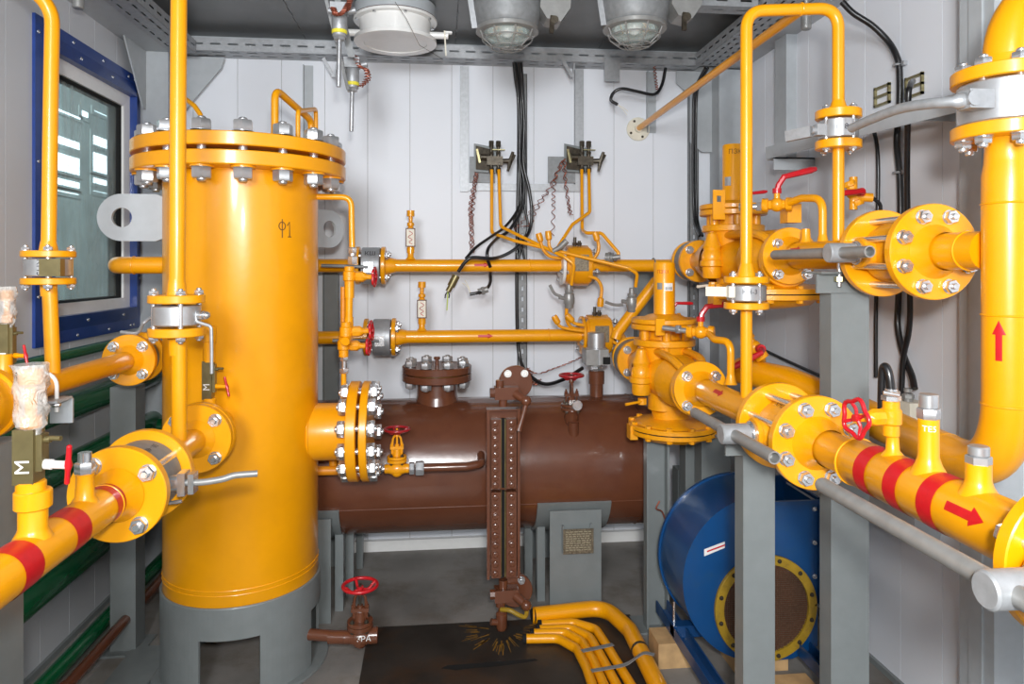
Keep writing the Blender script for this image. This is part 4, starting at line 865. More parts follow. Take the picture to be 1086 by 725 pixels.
b = MB(); b.tube([atY(364, 304, 2.56), atY(364, 352, 2.56)], .0095, 10); solo('impulse_pipe', 'thinner yellow pipe just left of the vertical pipe between the needle valves', 'pipe', b, 'yellow_dark')
ip = thing('impulse_pipe', 'thin yellow pipe running down from the lower needle valve behind the big side flange', 'pipe', atY(365, 455, 2.56))
b = MB(); b.tube([atY(364.5, 395, 2.56), atY(364.5, 500, 2.56)], .0095, 10); part(ip, 'pipe', b, 'yellow')
c = atY(365, 386, 2.56); b = MB(); hexnut(b, c+V((0,0,-.032)), .018, .017); hexnut(b, c+V((0,0,.012)), .018, .015); b.cyl(c+V((0,0,-.02)), c+V((0,0,.04)), .010, seg=12); part(ip, 'union_nut', b, 'zinc')
# drain line under the side nozzle with its globe valve
DY, DZ = 2.62, .612
xd0 = atY(337, 500, DY).x; xd1 = atY(404, 500, DY).x; xv = atY(421, 502, DY).x
b = MB(); b.tube([(xd0-.08, DY, DZ), (xd1-.02, DY, DZ)], .017, 16); b.tube([(xd0+.055, DY, DZ+.02), (xd0+.055, DY, DZ+.05)], .015, 12); solo('drain_pipe', 'short yellow drain pipe below the big side flange of the vessel', 'pipe', b, 'yellow_dark')
gv = globe_valve('globe_valve', 'yellow globe valve with dark red wheel in front of the brown tank', (xv, DY, DZ), (1,0,0), .036, 'cast_yellow', .045, 'dark_red')
b = MB(); hexnut(b, (xv-.075, DY, DZ), .022, .017, (1,0,0)); b.cyl((xv-.09, DY, DZ), (xv-.04, DY, DZ), .011, seg=12); part(gv, 'union_nut', b, 'zinc')
b = MB(); hexnut(b, (xv+.045, DY, DZ), .018, .023, (1,0,0)); hexnut(b, (xv+.068, DY, DZ), .030, .027, (1,0,0)); part(gv, 'union_nut', b, 'galv')
# ================================================================ BROWN TANK
TY, TZ, TR = 3.00, .525, .27
x0, x1 = -.53, .88
tk = thing('drain_tank', 'horizontal red-brown cylindrical tank along the back wall', 'tank', ((x0+x1)/2, TY, 0))
def head(sg, xe_): return [(TR, 0)] + [(TR*math.cos(a), sg*.075*math.sin(a)) for a in [PI/2*k/10 for k in range(1, 10)]] + [(1e-6, sg*.075)]
b = MB(); b.lathe([(TR, 0), (TR, x1-x0)], (x0, TY, TZ), (1,0,0), 96, close=False)
b.lathe(head(1, x1), (x1, TY, TZ), (1,0,0), 96, close=False); b.lathe([(r_, -h_) for r_, h_ in head(1, x0)], (x0, TY, TZ), (1,0,0), 96, close=False)
weld(b, (x1-.06, TY, TZ), (1,0,0), TR+.0005); a = -1.05
sy, sz = TY - TR*math.cos(.40), TZ - TR*math.sin(.40)
b.tube([(x0, sy, sz), (x1-.06, sy, sz)], .0032, 6)
part(tk, 'shell', b, 'brown')
mx = atY(463.5, 400, 3.0).x
part(tk, 'manhole_neck', MB().lathe([(.100, -.035), (.086, .012), (.0845, .02), (.0845, .12)], (mx, TY, TZ+TR-.002), (0,0,1), 48), 'brown')
part(tk, 'manhole_flange', MB().bcyl((mx,TY,.873), (mx,TY,.903), .146, .003, 64), 'brown')
part(tk, 'gasket', MB().cyl((mx,TY,.903), (mx,TY,.906), .132, seg=48), 'mustard')
part(tk, 'manhole_lid', MB().bcyl((mx,TY,.906), (mx,TY,.936), .146, .003, 64).cyl((mx,TY,.936), (mx,TY,.962), .008, seg=10).bcyl((mx,TY,.96), (mx,TY,.972), .014, .002, 12), 'brown')
bolt_circle(tk, (mx,TY,.871), (mx,TY,.938), .118, 8, .0115, PI/8, nh=.022, af=.023, end=.028, m='steel')
sx2 = atY(632.5, 410, 3.0).x
part(tk, 'sensor_neck', MB().lathe([(.036, -.04), (.029, .004), (.029, .05), (.034, .052), (.035, .105), (.031, .108)], (sx2, TY, TZ+TR), (0,0,1), 32), 'brown')
se = thing('level_sensor', 'silver and grey sensor head on the brown neck of the tank', 'sensor', (sx2, TY, TZ+TR+.108)); z = TZ+TR+.108
b = MB(); hexnut(b, (sx2,TY,z-.002), .020, .024); hexnut(b, (sx2,TY,z+.016), .014, .020); part(se, 'union_nut', b, 'zinc')
part(se, 'housing', MB().cbox((sx2-.005,TY,z+.062), (.098,.085,.066)).cyl((sx2-.005,TY,z+.02),(sx2-.005,TY,z+.04),.03,seg=16), 'tube_steel', 'dull grey box housing')
part(se, 'front_rib', MB().cbox((sx2+.002,TY-.045,z+.062), (.008,.010,.066)), 'galv')
part(se, 'cap', MB().bcyl((sx2,TY,z+.095),(sx2,TY,z+.165),.038,.003,32).bcyl((sx2,TY,z+.092),(sx2,TY,z+.100),.046,.002,32), 'steel', 'bright cylindrical cap')
part(se, 'drain_hose', MB().cbox((sx2+.034,TY-.045,z+.048), (.03,.01,.03)), 'black')
# saddles
M['worn_text'] = mat('worn_engraving', (0.34, 0.30, 0.20), 0.5)
def saddle(xc, plate_lab, sg=-1, w_=.105):
    s = thing('tank_saddle', plate_lab, 'stand', (xc, TY, 0))
    part(s, 'front_leg', MB().box((xc-w_, 2.735, 0), (xc+w_*.95, 2.745, .395)), 'grey', smooth=False)
    vs = []; n = 12; b = MB()
    for k in range(n+1):
        a = PI + PI*.12 + (PI*.76)*k/n; vs += [(x_, TY + r_*math.cos(a), TZ + r_*math.sin(a)) for x_, r_ in ((xc-w_*1.45, TR+.002), (xc+w_*1.35, TR+.002), (xc+w_*1.35, TR+.012), (xc-w_*1.45, TR+.012))]
    fs = []
    for k in range(n):
        for i in range(4): fs.append((k*4+i, k*4+(i+1) % 4, k*4+4+(i+1) % 4, k*4+4+i))
    fs += [(0,1,2,3), (n*4+3, n*4+2, n*4+1, n*4)]
    part(s, 'cradle', b.add(vs, fs), 'grey')
    part(s, 'side_leg', MB().box((xc+sg*w_*1.2-.016, 2.83, 0), (xc+sg*w_*1.2+.016, 2.87, .30)), 'grey', smooth=False)
    part(s, 'side_leg', MB().box((xc+sg*w_*1.5-.016, 2.98, 0), (xc+sg*w_*1.5+.016, 3.02, .26)), 'grey', smooth=False)
    part(s, 'rear_leg', MB().box((xc-w_, 3.255, 0), (xc+w_*.95, 3.265, .395)), 'grey', smooth=False)
    part(s, 'rear_leg', MB().box((xc+w_*1.5, 3.22, 0), (xc+w_*1.9, 3.26, .30)), 'grey', smooth=False)
    return s
sd = saddle(atY(611, 600, 2.74).x, 'grey saddle stand with an engraved plate under the right part of the tank')
c = atY(613, 573, 2.72); part(sd, 'plate_bracket', MB().box((c.x-.062, 2.715, c.z-.045), (c.x-.056, 2.74, c.z+.06)).box((c.x+.050, 2.722, c.z-.035), (c.x+.056, 2.74, c.z+.062)), 'grey')
npl = part(sd, 'name_plate', MB().box((c.x-.060, 2.711, c.z-.048), (c.x+.060, 2.715, c.z+.048)), 'plate_brass', 'dark bronze engraved plate with lines of small text')
b = MB()
rn = random.Random(5)
for i in range(9):
    x = -.050
    while x < .046:
        L = rn.uniform(.006, .016); b.box((c.x+x, 2.7103, c.z+.036-.0088*i), (c.x+min(x+L, .050), 2.7110, c.z+.0395-.0088*i)); x += L+.004
part(npl, 'engraved_text', b, 'worn_text', smooth=False)
saddle(-.474, 'grey saddle stand under the left part of the tank, half hidden by the vessel', 1, .072)
# drain pipe hooked into tank
q = [atY(443+8, 497.5, DY), atY(495, 496, DY), atY(512, 492, DY+.10)]; q[0].z = q[1].z = DZ
b = MB(); b.tube(fil([V((xv+.09, DY, DZ)), q[1], V((q[1].x+.055, DY+.01, DZ+.006)), V((q[1].x+.06, TY-TR*.93, DZ+.008))], .03), .0155, 14); solo('drain_pipe', 'thin brown pipe from the yellow globe valve into the front of the tank', 'pipe', b, 'brown')
# ---------------- level gauge in front of the tank
GY = 2.56
gx = atY(533.5, 520, GY).x; gt = atY(533, 433, GY).z; gb = atY(533, 611, GY).z
lg = thing('level_gauge', 'tall brown level gauge column with two rows of bolts in front of the tank', 'gauge', (gx, GY, gb))
hw = .060
b = MB(); b.box((gx-hw, GY+.008, gb), (gx+hw, GY+.028, gt)).box((gx-hw, GY-.022, gb), (gx-hw+.010, GY+.008, gt)).box((gx+hw-.010, GY-.022, gb), (gx+hw, GY+.008, gt)).box((gx-hw-.001, GY-.0235, gt-.004), (gx+hw+.001, GY+.01, gt+.001))
part(lg, 'frame', b, 'brown', smooth=False)
zm = (gt+gb)/2 + .015
secs = [(zm+.006, gt-.035), (gb+.006, zm-.006)]
for (za, zb_) in secs:
    cp = part(lg, 'cover_bar', MB().box((gx-hw+.016, GY-.026, za), (gx-.010, GY+.008, zb_)), 'brown', smooth=False); cp2 = part(lg, 'cover_bar', MB().box((gx+.010, GY-.026, za), (gx+hw-.014, GY+.008, zb_)), 'brown', smooth=False)
    n = 9
    for i in range(n):
        z = za + (zb_-za)*(i+.5)/n
        for sx_ in (-.030, .029):
            inst(lg, 'nut', 'gauge_nut', lambda: MB().lathe([(.0105, 0), (.011, .001), (.011, .009), (.0095, .010)], (0,0,0), (0,0,1), 6).cyl((0,0,.009), (0,0,.014), .0055, seg=10), 'brown', (gx+sx_, GY-.026, z), (0,-1,0), spin=.3*i)
    part(lg, 'sight_glass', MB().box((gx-.0045, GY-.012, za), (gx+.0045, GY+.004, zb_)), 'black', 'dark sight glass')
    part(lg, 'glass_edge', MB().box((gx-.0100, GY-.016, za), (gx-.0070, GY+.004, zb_)).box((gx+.0045, GY-.020, za), (gx+.0080, GY+.004, zb_)), 'worn_edge', 'worn yellowish edge')
def gauge_head(zc, lab, low=False):
    t = thing('gauge_cock', lab, 'valve', (gx, GY, zc-.03)); s = -1 if low else 1
    part(t, 'block', MB().box((gx-.032, GY-.028, zc-.022), (gx+.055, GY+.022, zc+.022)).cyl((gx-.048, GY-.003, zc), (gx-.03, GY-.003, zc), .018, seg=8).cyl((gx-.012, GY, zc+s*.02), (gx-.012, GY, zc+s*.045), .015, seg=12).cyl((gx, GY, zc-s*.02), (gx, GY, zc-s*.05), .016, seg=12), 'brown')
    dc = V((gx+.050, GY+.03, zc+.018*s+.012))
    part(t, 'disc_flange', MB().bcyl(dc, dc+V((0,.020,0)), .062, .002, 40).cyl(dc+V((0,.004,0)), dc+V((0,TY-TR-GY+.02,0)), .028, seg=20), 'brown')
    for q in ((-.030, .034), (.032, .034)) if not low else ((.020, .040),): bolt(t, dc+V((q[0],-.004,q[1])), dc+V((q[0],.018,q[1])), .007, m='steel' if low else 'chalk')
    part(t, 'spindle', MB().cyl((gx+.045, GY-.02, zc-.002), (gx+.075, GY-.05, zc-.020), .018, .014, seg=14).sphere((gx+.078, GY-.052, zc-.022), .020, 12), 'brown')
    if not low:
        b = MB(); b.tube([(gx+.078, GY-.056, zc-.03), (gx+.064, GY-.060, zc-.08), (gx+.050, GY-.062, zc-.125)], [.009, .009, .014], 10); part(t, 'lever', b, 'brown')
    return t
gauge_head(gt+.058, 'brown gauge cock with a drooping lever at the top of the level gauge')
tl = gauge_head(gb-.062, 'brown gauge cock at the foot of the level gauge', True)
part(tl, 'drain_stub', MB().cyl((gx-.006, GY-.005, gb-.085), (gx-.006, GY-.005, gb-.125), .013, seg=12).lathe([(.016, 0), (.021, .012), (.021, .060), (.014, .066)], (gx-.006, GY-.005, gb-.19), (0,0,1), 16).cyl((gx-.006, GY-.005, gb-.165), (gx-.045, GY-.015, gb-.155), .012, seg=12), 'brown')
b = MB(); b.tube(smooth_path([(gx-.01, GY-.03, gb-.105), (gx+.02, GY-.05, gb-.10), (gx+.05, GY-.055, gb-.115), (gx+.075, GY-.05, gb-.125), (gx+.08, GY-.05, gb-.10), (gx+.07, GY-.05, gb-.085)], 4), .008, 8); part(tl, 'tag_wire', b, 'mustard', 'yellowish painted handle')
# brown globe valve on the tank, wheel in front of the wall
bx = atY(606, 430, 2.80).x
bv = globe_valve('globe_valve', 'brown globe valve with red wheel on top of the tank, right of the level gauge', (bx, 2.80, TZ+TR-.048), (0,.55,-.8), .042, 'brown', .046, 'dark_red')
c = atY(612.5, 430, 2.74); part(bv, 'end_plug', MB().bcyl(c, c+V((-.004,.04,-.006)), .021, .002, 20), 'zinc', 'bright round end plug')
part(bv, 'inlet', MB().cyl((bx+.005, 2.78, TZ+TR-.06), (bx+.008, 2.80, TZ+TR-.14), .022, seg=16), 'brown')
text_flat(bv, '8ВА', .024, (bx+.002, 2.748, TZ+TR+.020), (1,0,0), (0,0,1), 'chalk')
# low left drain valve with its pipe
lx = atZ(381, 675, .115); vx, vy = lx.x, lx.y
dv = thing('drain_pipe', 'brown drain pipe from the vessel skirt to the low valve on the floor', 'pipe', (vx-.15, vy, .09))
b = MB(); b.tube([(-.44, vy+.03, .118), (vx-.03, vy, .115)], .019, 16); b.cyl((vx-.10, vy+.01, .115), (vx-.03, vy, .115), .022, seg=16); part(dv, 'pipe', b, 'brown')
gl = globe_valve('globe_valve', 'brown globe valve with bright red wheel standing low in front of the tank', (vx+.003, vy, .115), (1,0,0), .043, 'brown', .056, 'red')
part(gl, 'end_stub', MB().bcyl((vx+.03, vy, .118), (vx+.062, vy, .118), .027, .002, 20), 'brown')
text_flat(gl, '3РА', .026, (vx+.018, vy-.030, .122), (1,0,0), (0,0,1), 'chalk')
# ================================================================ RIGHT SIDE: two regulating lines along Y
RZ1, RZ2 = 1.384, 0.962      # upper line (X = RX1), lower line (X = RX2)
def long_studs(t, c0, c1, R, n, r, ph): bolt_circle(t, c0, c1, R, n, r, ph, nh=.016, af=.0155, end=.022, m='zinc')
def tee_valve(name, lab, X, Z, ya, yb, hub_y, y0, y1, Rf=.104):
    """cast valve between flanges at ya < yb with long studs and a tube handle through a hub on its left side"""
    t = thing(name, lab, 'valve', (X, (ya+yb)/2, Z-.09)); ym = (ya+yb)/2
    b = MB(); b.lathe([(.058, 0), (.058, .012), (.070, .02), (.074, (yb-ya)/2), (.070, yb-ya-.02), (.058, yb-ya-.012), (.058, yb-ya)], (X, ya, Z), (0,1,0), 40)
    b.cyl((X-.05, hub_y, Z), (X-.092, hub_y, Z), .034, .030, 28).bcyl((X-.088, hub_y, Z), (X-.100, hub_y, Z), .036, .002, 28)
    part(t, 'body', b, 'cast_yellow')
    long_studs(t, (X, ya-.023, Z), (X, yb+.023, Z), Rf*.775, 8, .0075, PI/8)
    part(t, 'gland_ring', MB().bcyl((X-.098, hub_y, Z), (X-.112, hub_y, Z), .026, .002, 24).torus((X-.106, hub_y, Z), (1,0,0), .026, .003, 24, 6), 'zinc')
    part(t, 'hub', MB().bcyl((X-.108, hub_y, Z), (X-.178, hub_y, Z), .0235, .003, 32), 'galv', 'silver hub')
    b = MB(); b.lathe([(.0135, 0), (.0135, y1-y0), (.0105, y1-y0), (.0105, y1-y0-.03), (1e-5, y1-y0-.03)], (X-.150, y1, Z), (0,-1,0), 24, close=False); b.lathe([(.0135, 0), (.011, -.006), (1e-5, -.008)], (X-.150, y1, Z), (0,-1,0), 24, close=False)
    part(t, 'handle_bar', b, 'tube_steel', 'plain grey tube handle'); return t
def yflange(t, X, Z, y0, y1, R, neck_r, neck_L, side):      # side -1: neck towards camera
    b = MB(); b.bcyl((X, y0, Z), (X, y1, Z), R, .002, 56); f = y0 if side < 0 else y1
    b.lathe([(neck_r*1.5, 0), (neck_r*1.28, neck_L*.3), (neck_r*1.06, neck_L*.8), (neck_r*1.03, neck_L)], (X, f, Z), (0, side, 0), 36, close=False); part(t, 'flange', b, 'yellow')
# ---- lower line
YA, YBv = 1.500, 1.650
lo = thing('gas_pipe', 'yellow outlet pipe with three red bands running to the lower right edge of the photo', 'pipe', (RX2, 1.2, RZ2-.05))
b = MB(); b.tube([(RX2, 1.48, RZ2), (RX2, 1.34, RZ2), (RX2, 1.325, RZ2), (RX2, .862, RZ2)], [.0385, .0385, .0465, .0465], 36); weld(b, (RX2, 1.33, RZ2), Y_, .0468)
part(lo, 'pipe', b, 'yellow'); yflange(lo, RX2, RZ2, YA-.022, YA, .104, .0395, .05, -1); yflange(lo, RX2, RZ2, .838, .860, .106, .046, .03, 1)
for y in (1.252, 1.163, 1.074): part(lo, 'marking_band', MB().tube([(RX2, y-.018, RZ2), (RX2, y+.018, RZ2)], .0474, 40, cap=False), 'red_tape', 'red tape band')
arrow_wrap(lo, (RX2, .988, RZ2), (0,-1,0), .0465, (-.93, 0, .37), .078, .030)
vn = 1.22
part(lo, 'stub', MB().lathe([(.022, .040), (.012, .052), (.0105, .075), (.0105, .105)], (RX2, vn, RZ2), (0,0,1), 20), 'yellow')
n4, nc4 = needle('yellow needle valve with red wheel on the red-banded outlet pipe at the right', 945, 442, vn, (-1,-.10,.02), s=.0185, wr=.033)
b = MB(); hexnut(b, nc4+V((0,0,.030)), .010, .017); b.cyl(nc4+V((0,0,.04)), nc4+V((0,0,.052)), .011, seg=14); part(n4, 'hose_nut', b, 'zinc')
b = MB(); b.tube([nc4+V((-.022,-.01,.047)), nc4+V((0,-.02,.043)), nc4+V((.014,0,.045))], .004, 8); part(n4, 'clip', b, 'zinc')
b = MB(); q = nc4+V((0,0,.05)); b.tube(smooth_path([q, q+V((-.001,.002,.02)), q+V((-.002,.006,.034)), q+V((-.003,.012,.041)), q+V((-.004,.018,.034)), q+V((-.004,.021,.0)), q+V((-.004,.022,-.05))], 5), .0075, 12); solo('hose', 'short black rubber hose looping over from the red-wheel needle valve on the outlet pipe', 'hose', b, 'rubber')
yt = 1.124
part(lo, 'thermometer_pocket', MB().lathe([(.030, .036), (.021, .052), (.0165, .066), (.0165, .130)], (RX2, yt, RZ2), (0,0,1), 24), 'yellow')
b = MB(); hexnut(b, (RX2, yt, RZ2+.130), .018, .0185); b.bcyl((RX2, yt, RZ2+.148), (RX2, yt, RZ2+.172), .0150, .0015, 24); part(lo, 'threaded_plug', b, 'steel', 'bright steel plug')
text_wrap(lo, 'TE5', .014, (RX2, yt, RZ2+.115), (0,0,1), .0165, (-.62, -1, 0), 'chalk')
ys = 1.012
part(lo, 'stub', MB().lathe([(.030, .036), (.021, .05), (.018, .060), (.018, .085)], (RX2, ys, RZ2), (0,0,1), 24), 'yellow')
b = MB(); hexnut(b, (RX2, ys, RZ2+.083), .014, .0185); b.bcyl((RX2, ys, RZ2+.097), (RX2, ys, RZ2+.112), .0150, .0015, 24); part(lo, 'threaded_plug', b, 'steel', 'bright steel plug')
v1 = tee_valve('plug_valve', 'cast yellow plug valve on the lower regulating line, two-armed grey tube handle', RX2, RZ2, YA, YBv, 1.585, 1.375, 1.825)
text_wrap(v1, 'КН20', .020, (RX2, 1.575, RZ2), (0,-1,0), .074, (-.55, 0, 1), 'ink', turn=PI/2*1.0)
li = thing('gas_pipe', 'yellow pipe between the lower regulator and the lower plug valve, with a red arrow', 'pipe', (RX2, 1.9, RZ2-.04))
b = MB(); b.tube([(RX2, 1.68, RZ2), (RX2, 2.16, RZ2)], .0385, 32); part(li, 'pipe', b, 'yellow'); yflange(li, RX2, RZ2, YBv, YBv+.022, .104, .0395, .03, 1); yflange(li, RX2, RZ2, 2.172, 2.194, .088, .0385, .05, -1)
arrow_wrap(li, (RX2, 1.965, RZ2), (0,-1,0), .0385, (-.72, 0, .70), .062, .026)
# front valve whose handle crosses the lower right corner
v3 = tee_valve('plug_valve', 'plug valve with a very long grey tube handle at the lower right corner', RX2, RZ2, .690, .838, .786, .60, 1.195, Rf=.106)
lx_ = thing('gas_pipe', 'yellow flanged pipe end beyond the front plug valve, outside the right edge', 'pipe', (RX2, .6, RZ2-.05))
b = MB(); b.tube([(RX2, .45, RZ2), (RX2, .67, RZ2)], .0465, 28); part(lx_, 'pipe', b, 'yellow'); yflange(lx_, RX2, RZ2, .668, .690, .106, .046, .03, -1)
# ---- upper line
UA, UB = 1.490, 1.650
XU = 1.100
uo = thing('gas_pipe', 'short yellow pipe from the upper plug valve into the big right-hand riser', 'pipe', (XU, 1.4, RZ1-.05))
b = MB(); b.tube([(XU, 1.47, RZ1), (XU+.012, 1.335, RZ1)], .0400, 36); weld(b, (XU+.008, 1.375, RZ1), Y_, .0405); part(uo, 'pipe', b, 'yellow'); yflange(uo, XU, RZ1, UA-.022, UA, .1075, .0405, .035, -1)
v2 = tee_valve('plug_valve', 'cast yellow plug valve on the upper regulating line, grey tube handle pointing left', XU, RZ1, UA, UB, 1.60, 1.475, 1.92, Rf=.1075)
text_wrap(v2, 'КН21', .020, (XU, 1.565, RZ1), (0,-1,0), .074, (-.35, 0, 1), 'ink', turn=PI/2)
ui = thing('gas_pipe', 'yellow pipe between the upper regulator and the upper plug valve', 'pipe', (RX1, 1.9, RZ1-.04))
b = MB(); b.tube([(XU, 1.68, RZ1), (RX1, 2.07, RZ1)], .0400, 32); part(ui, 'pipe', b, 'yellow'); yflange(ui, XU, RZ1, UB, UB+.022, .1075, .0405, .03, 1); yflange(ui, RX1, RZ1, 2.080, 2.102, .088, .0400, .045, -1)
arrow_wrap(ui, (RX1+.004, 1.99, RZ1), (0,-1,0), .0402, (-.93, 0, .40), .062, .026)
ya_ = atX(856, 245, XU).y; part(ui, 'stub', MB().lathe([(.020, .034), (.014, .05), (.0125, .075), (.0125, .080)], (XU-.004, ya_, RZ1), (0,0,1), 16), 'yellow')
# big riser at the right edge
VX2, VY2 = 1.12, 1.288
br = thing('gas_riser', 'big yellow vertical pipe at the right edge of the photo with a red upward arrow', 'pipe', (VX2, VY2, .87))
b = MB(); b.tube(fil([(1.06, 2.40, .985), (1.13, 2.20, .98), (1.170, 2.02, .955), (1.166, 1.66, .930), (VX2, VY2, .925), (VX2, VY2, 1.50)], [.1, .3, .5, .17], 14), .0460, 40)
weld(b, (VX2, VY2, 1.078), (0,0,1), .0463); weld(b, (VX2, VY2, 1.255), (0,0,1), .0463); weld(b, (VX2, VY2, 1.475), (0,0,1), .0463); weld(b, (VX2+.025, VY2+.20, .926), (.12,1,0), .0463)
b.lathe([(.046, 0), (.046, .05), (.042, .075), (.040, .108), (.048, .122)], (VX2, VY2, 1.48), (0,0,1), 40, close=False)
part(br, 'pipe', b, 'yellow'); part(br, 'flange', MB().bcyl((VX2,VY2,1.602), (VX2,VY2,1.628), .0990, .002, 56), 'yellow')
arrow_wrap(br, (VX2, VY2, 1.207), (0,0,1), .0463, (-.87, -.50, 0), .078, .024)
bu = thing('gas_riser', 'yellow pipe above the large silver valve, curving towards the right wall', 'pipe', (VX2, VY2, 1.71))
b = MB(); b.tube([(VX2,VY2,1.73), (VX2,VY2,1.765)] + [(VX2+.15-.15*math.cos(a), VY2, 1.765+.15*math.sin(a)) for a in [PI/2*k/14 for k in range(1, 15)]] + [(1.44, VY2, 1.915)], .0440, 36); b.tube([(VX2,VY2,1.735),(VX2,VY2,1.765)], [.050,.044], 36)
part(bu, 'pipe', b, 'yellow'); part(bu, 'flange', MB().bcyl((VX2,VY2,1.712), (VX2,VY2,1.738), .0990, .002, 56), 'yellow')
bv_ = wafer_valve('flanged_ball_valve', 'large silver ball valve with long bent lever at the upper right corner', (VX2,VY2,1.629), (VX2,VY2,1.711), .088, 'steel', .077, 8, .0085, .32, ft=.027)
hc = atY(1040, 107, VY2-.03)
part(bv_, 'stem', MB().cyl((VX2-.07, VY2-.02, hc.z), (VX2-.108, VY2-.03, hc.z), .018, seg=16).cbox((VX2-.098, VY2-.035, hc.z), (.050, .034, .036)).cyl((VX2-.115, VY2-.056, hc.z), (VX2-.115, VY2-.02, hc.z), .015, seg=14), 'galv')
P = [V((VX2-.105, VY2-.04, hc.z))] + [atY(x, y, Y) for x, y, Y in [(1010, 108, 1.26), (985, 110, 1.30), (955, 115, 1.37), (925, 126, 1.46), (903, 136, 1.54)]]
b = MB(); sp = smooth_path(P, 5); b.tube(sp, [.0115 + .003*abs(math.sin(i*.4)) if i < 5 else .0105 for i in range(len(sp))], 14); part(bv_, 'lever', b, 'galv', 'long bent galvanised lever')
# ---- regulators
def regulator(lab, X, Z, yf, yr, yc, cyl_h, cas_r, cas_z, cas_y, cas_x, tx):
    t = thing('gas_regulator', lab, 'regulator', (X, yc, cas_z-.04))
    b = MB(); b.bcyl((X, yf, Z), (X, yf+.022, Z), .088, .002, 40); b.lathe([(.046, 0), (.050, .04), (.078, .10), (.090, .16)], (X, yf+.02, Z), (0,1,0), 32, close=False)
    b.sphere((X, yc-.02, Z), .092, 32, (1.0, 1.7, .92)); b.lathe([(.046, 0), (.050, .06), (.078, .14), (.09, .22)], (X, yr-.05, Z), (0,-1,0), 32, close=False)
    b.cyl((X, yc, Z), (X, yc, Z+.105), .085, .098, 36); b.cyl((X, yc, Z-.13), (X, yc, Z), .060, seg=28)
    for q in (-1, 1): b.tube(smooth_path([(X+q*.03, yf+.03, Z+.05), (X+q*.05, yf+.12, Z+.085), (X+q*.05, yc-.05, Z+.09)], 4), .014, 8)
    part(t, 'body', b, 'cast_yellow'); part(t, 'inlet_flange', MB().bcyl((X, yr-.052, Z), (X, yr-.030, Z), .088, .002, 40), 'cast_yellow')
    part(t, 'gasket_ring', MB().bcyl((X, yr-.029, Z), (X, yr+.028, Z), .086, .002, 40), 'galv_dull', 'dull grey spacer ring')
    bolt_circle(t, (X, yf-.023, Z), (X, yf+.022, Z), .066, 4, .0085, PI/4, m='zinc')
    bolt_circle(t, (X, yr-.052, Z), (X, yr+.05, Z), .066, 4, .0085, PI/4, m='steel')
    z1_, z2_ = Z+.105, Z+.165
    b = MB(); b.bcyl((X, yc, z1_), (X, yc, z1_+.024), .112, .003, 48); b.cyl((X, yc, z1_+.02), (X, yc, z2_+.01), .062, seg=30)
    b.bcyl((X, yc, z2_), (X, yc, z2_+.020), .121, .003, 48).bcyl((X, yc, z2_+.022), (X, yc, z2_+.040), .121, .003, 48).lathe([(.085, z2_+.04), (.06, z2_+.052), (.042, z2_+.056)], (X, yc, 0), (0,0,1), 32)
    part(t, 'top_housing', b, 'cast_yellow')
    for i in range(6):
        a = 2*PI*i/6 + .3; o = V((math.cos(a), math.sin(a), 0)); part(t, 'pillar', MB().cyl(V((X,yc,z1_+.024))+o*.085, V((X,yc,z2_))+o*.085, .016, seg=12), 'cast_yellow'); part(t, 'bolt_head', MB().cyl(V((X,yc,z1_-.014))+o*.095, V((X,yc,z1_))+o*.095, .011, seg=6), 'cast_yellow')
    part(t, 'bracket_tab', MB().box((X-.072, yc-.128, z2_-.012), (X-.040, yc-.118, z2_+.046)) if not tx else MB().prism([(-.114,-.02),(-.070,-.02),(-.070,.085),(-.114,.085)], (X, yc-.095, z2_), (1,0,0), (0,0,1), -.006, [(-.100,.042),(-.084,.042),(-.084,.064),(-.100,.064)]), 'yellow')
    zt = z2_+.05
    part(t, 'spring_cylinder', MB().lathe([(.040, 0), (.0385, .006), (.0385, cyl_h-.006), (.036, cyl_h), (1e-5, cyl_h)], (X, yc, zt), (0,0,1), 40), 'yellow')
    # pilot on the left
    px_ = X-.105; py_ = yc-.06; b = MB()
    b.sphere((px_, py_, Z+.01), .038, 18, (1,1,1.15)); b.lathe([(.030,-.085),(.034,-.078),(.034,-.045),(.042,-.040),(.042,-.022),(.032,-.018),(.030,.02),(.034,.03),(.022,.055),(.018,.075),(.012,.080)], (px_, py_, Z+.02), (0,0,1), 20)
    b.cyl((px_, py_, Z+.01), (X-.03, py_+.02, Z+.03), .026, seg=16); b.cyl((px_, py_, Z+.01), (px_-.03, py_+.01, Z+.01), .022, seg=14)
    b.cyl((px_+.004, py_, Z-.078), (px_+.004, py_, Z-.10), .016, seg=8); part(t, 'pilot', b, 'cast_yellow')
    part(t, 'pilot_pin', MB().tube([(px_, py_-.01, Z-.088), (px_-.065, py_-.03, Z-.094)], [.004, .0055], 8), 'cast_yellow' if tx == 0 else 'cream')
    # diaphragm casing below
    cx, cy = cas_x, cas_y; b = MB()
    b.lathe([(.055, cas_z+.055), (.07, cas_z+.034), (cas_r*.80, cas_z+.018), (cas_r*.86, cas_z+.010), (cas_r-.002, cas_z+.010), (cas_r, cas_z+.008), (cas_r, cas_z-.006)], (cx, cy, 0), (0,0,1), 72, close=False)
    part(t, 'diaphragm_casing', b, 'cast_yellow')
    b = MB().lathe([(cas_r, cas_z-.010), (cas_r, cas_z-.024), (cas_r-.002, cas_z-.026), (cas_r*.84, cas_z-.026), (cas_r*.72, cas_z-.045), (.05, cas_z-.060), (1e-5, cas_z-.060)], (cx, cy, 0), (0,0,1), 72, close=False)
    part(t, 'lower_casing', b, 'cast_yellow'); part(t, 'gasket', MB().cyl((cx,cy,cas_z-.010), (cx,cy,cas_z-.006), cas_r-.004, seg=64), 'black')
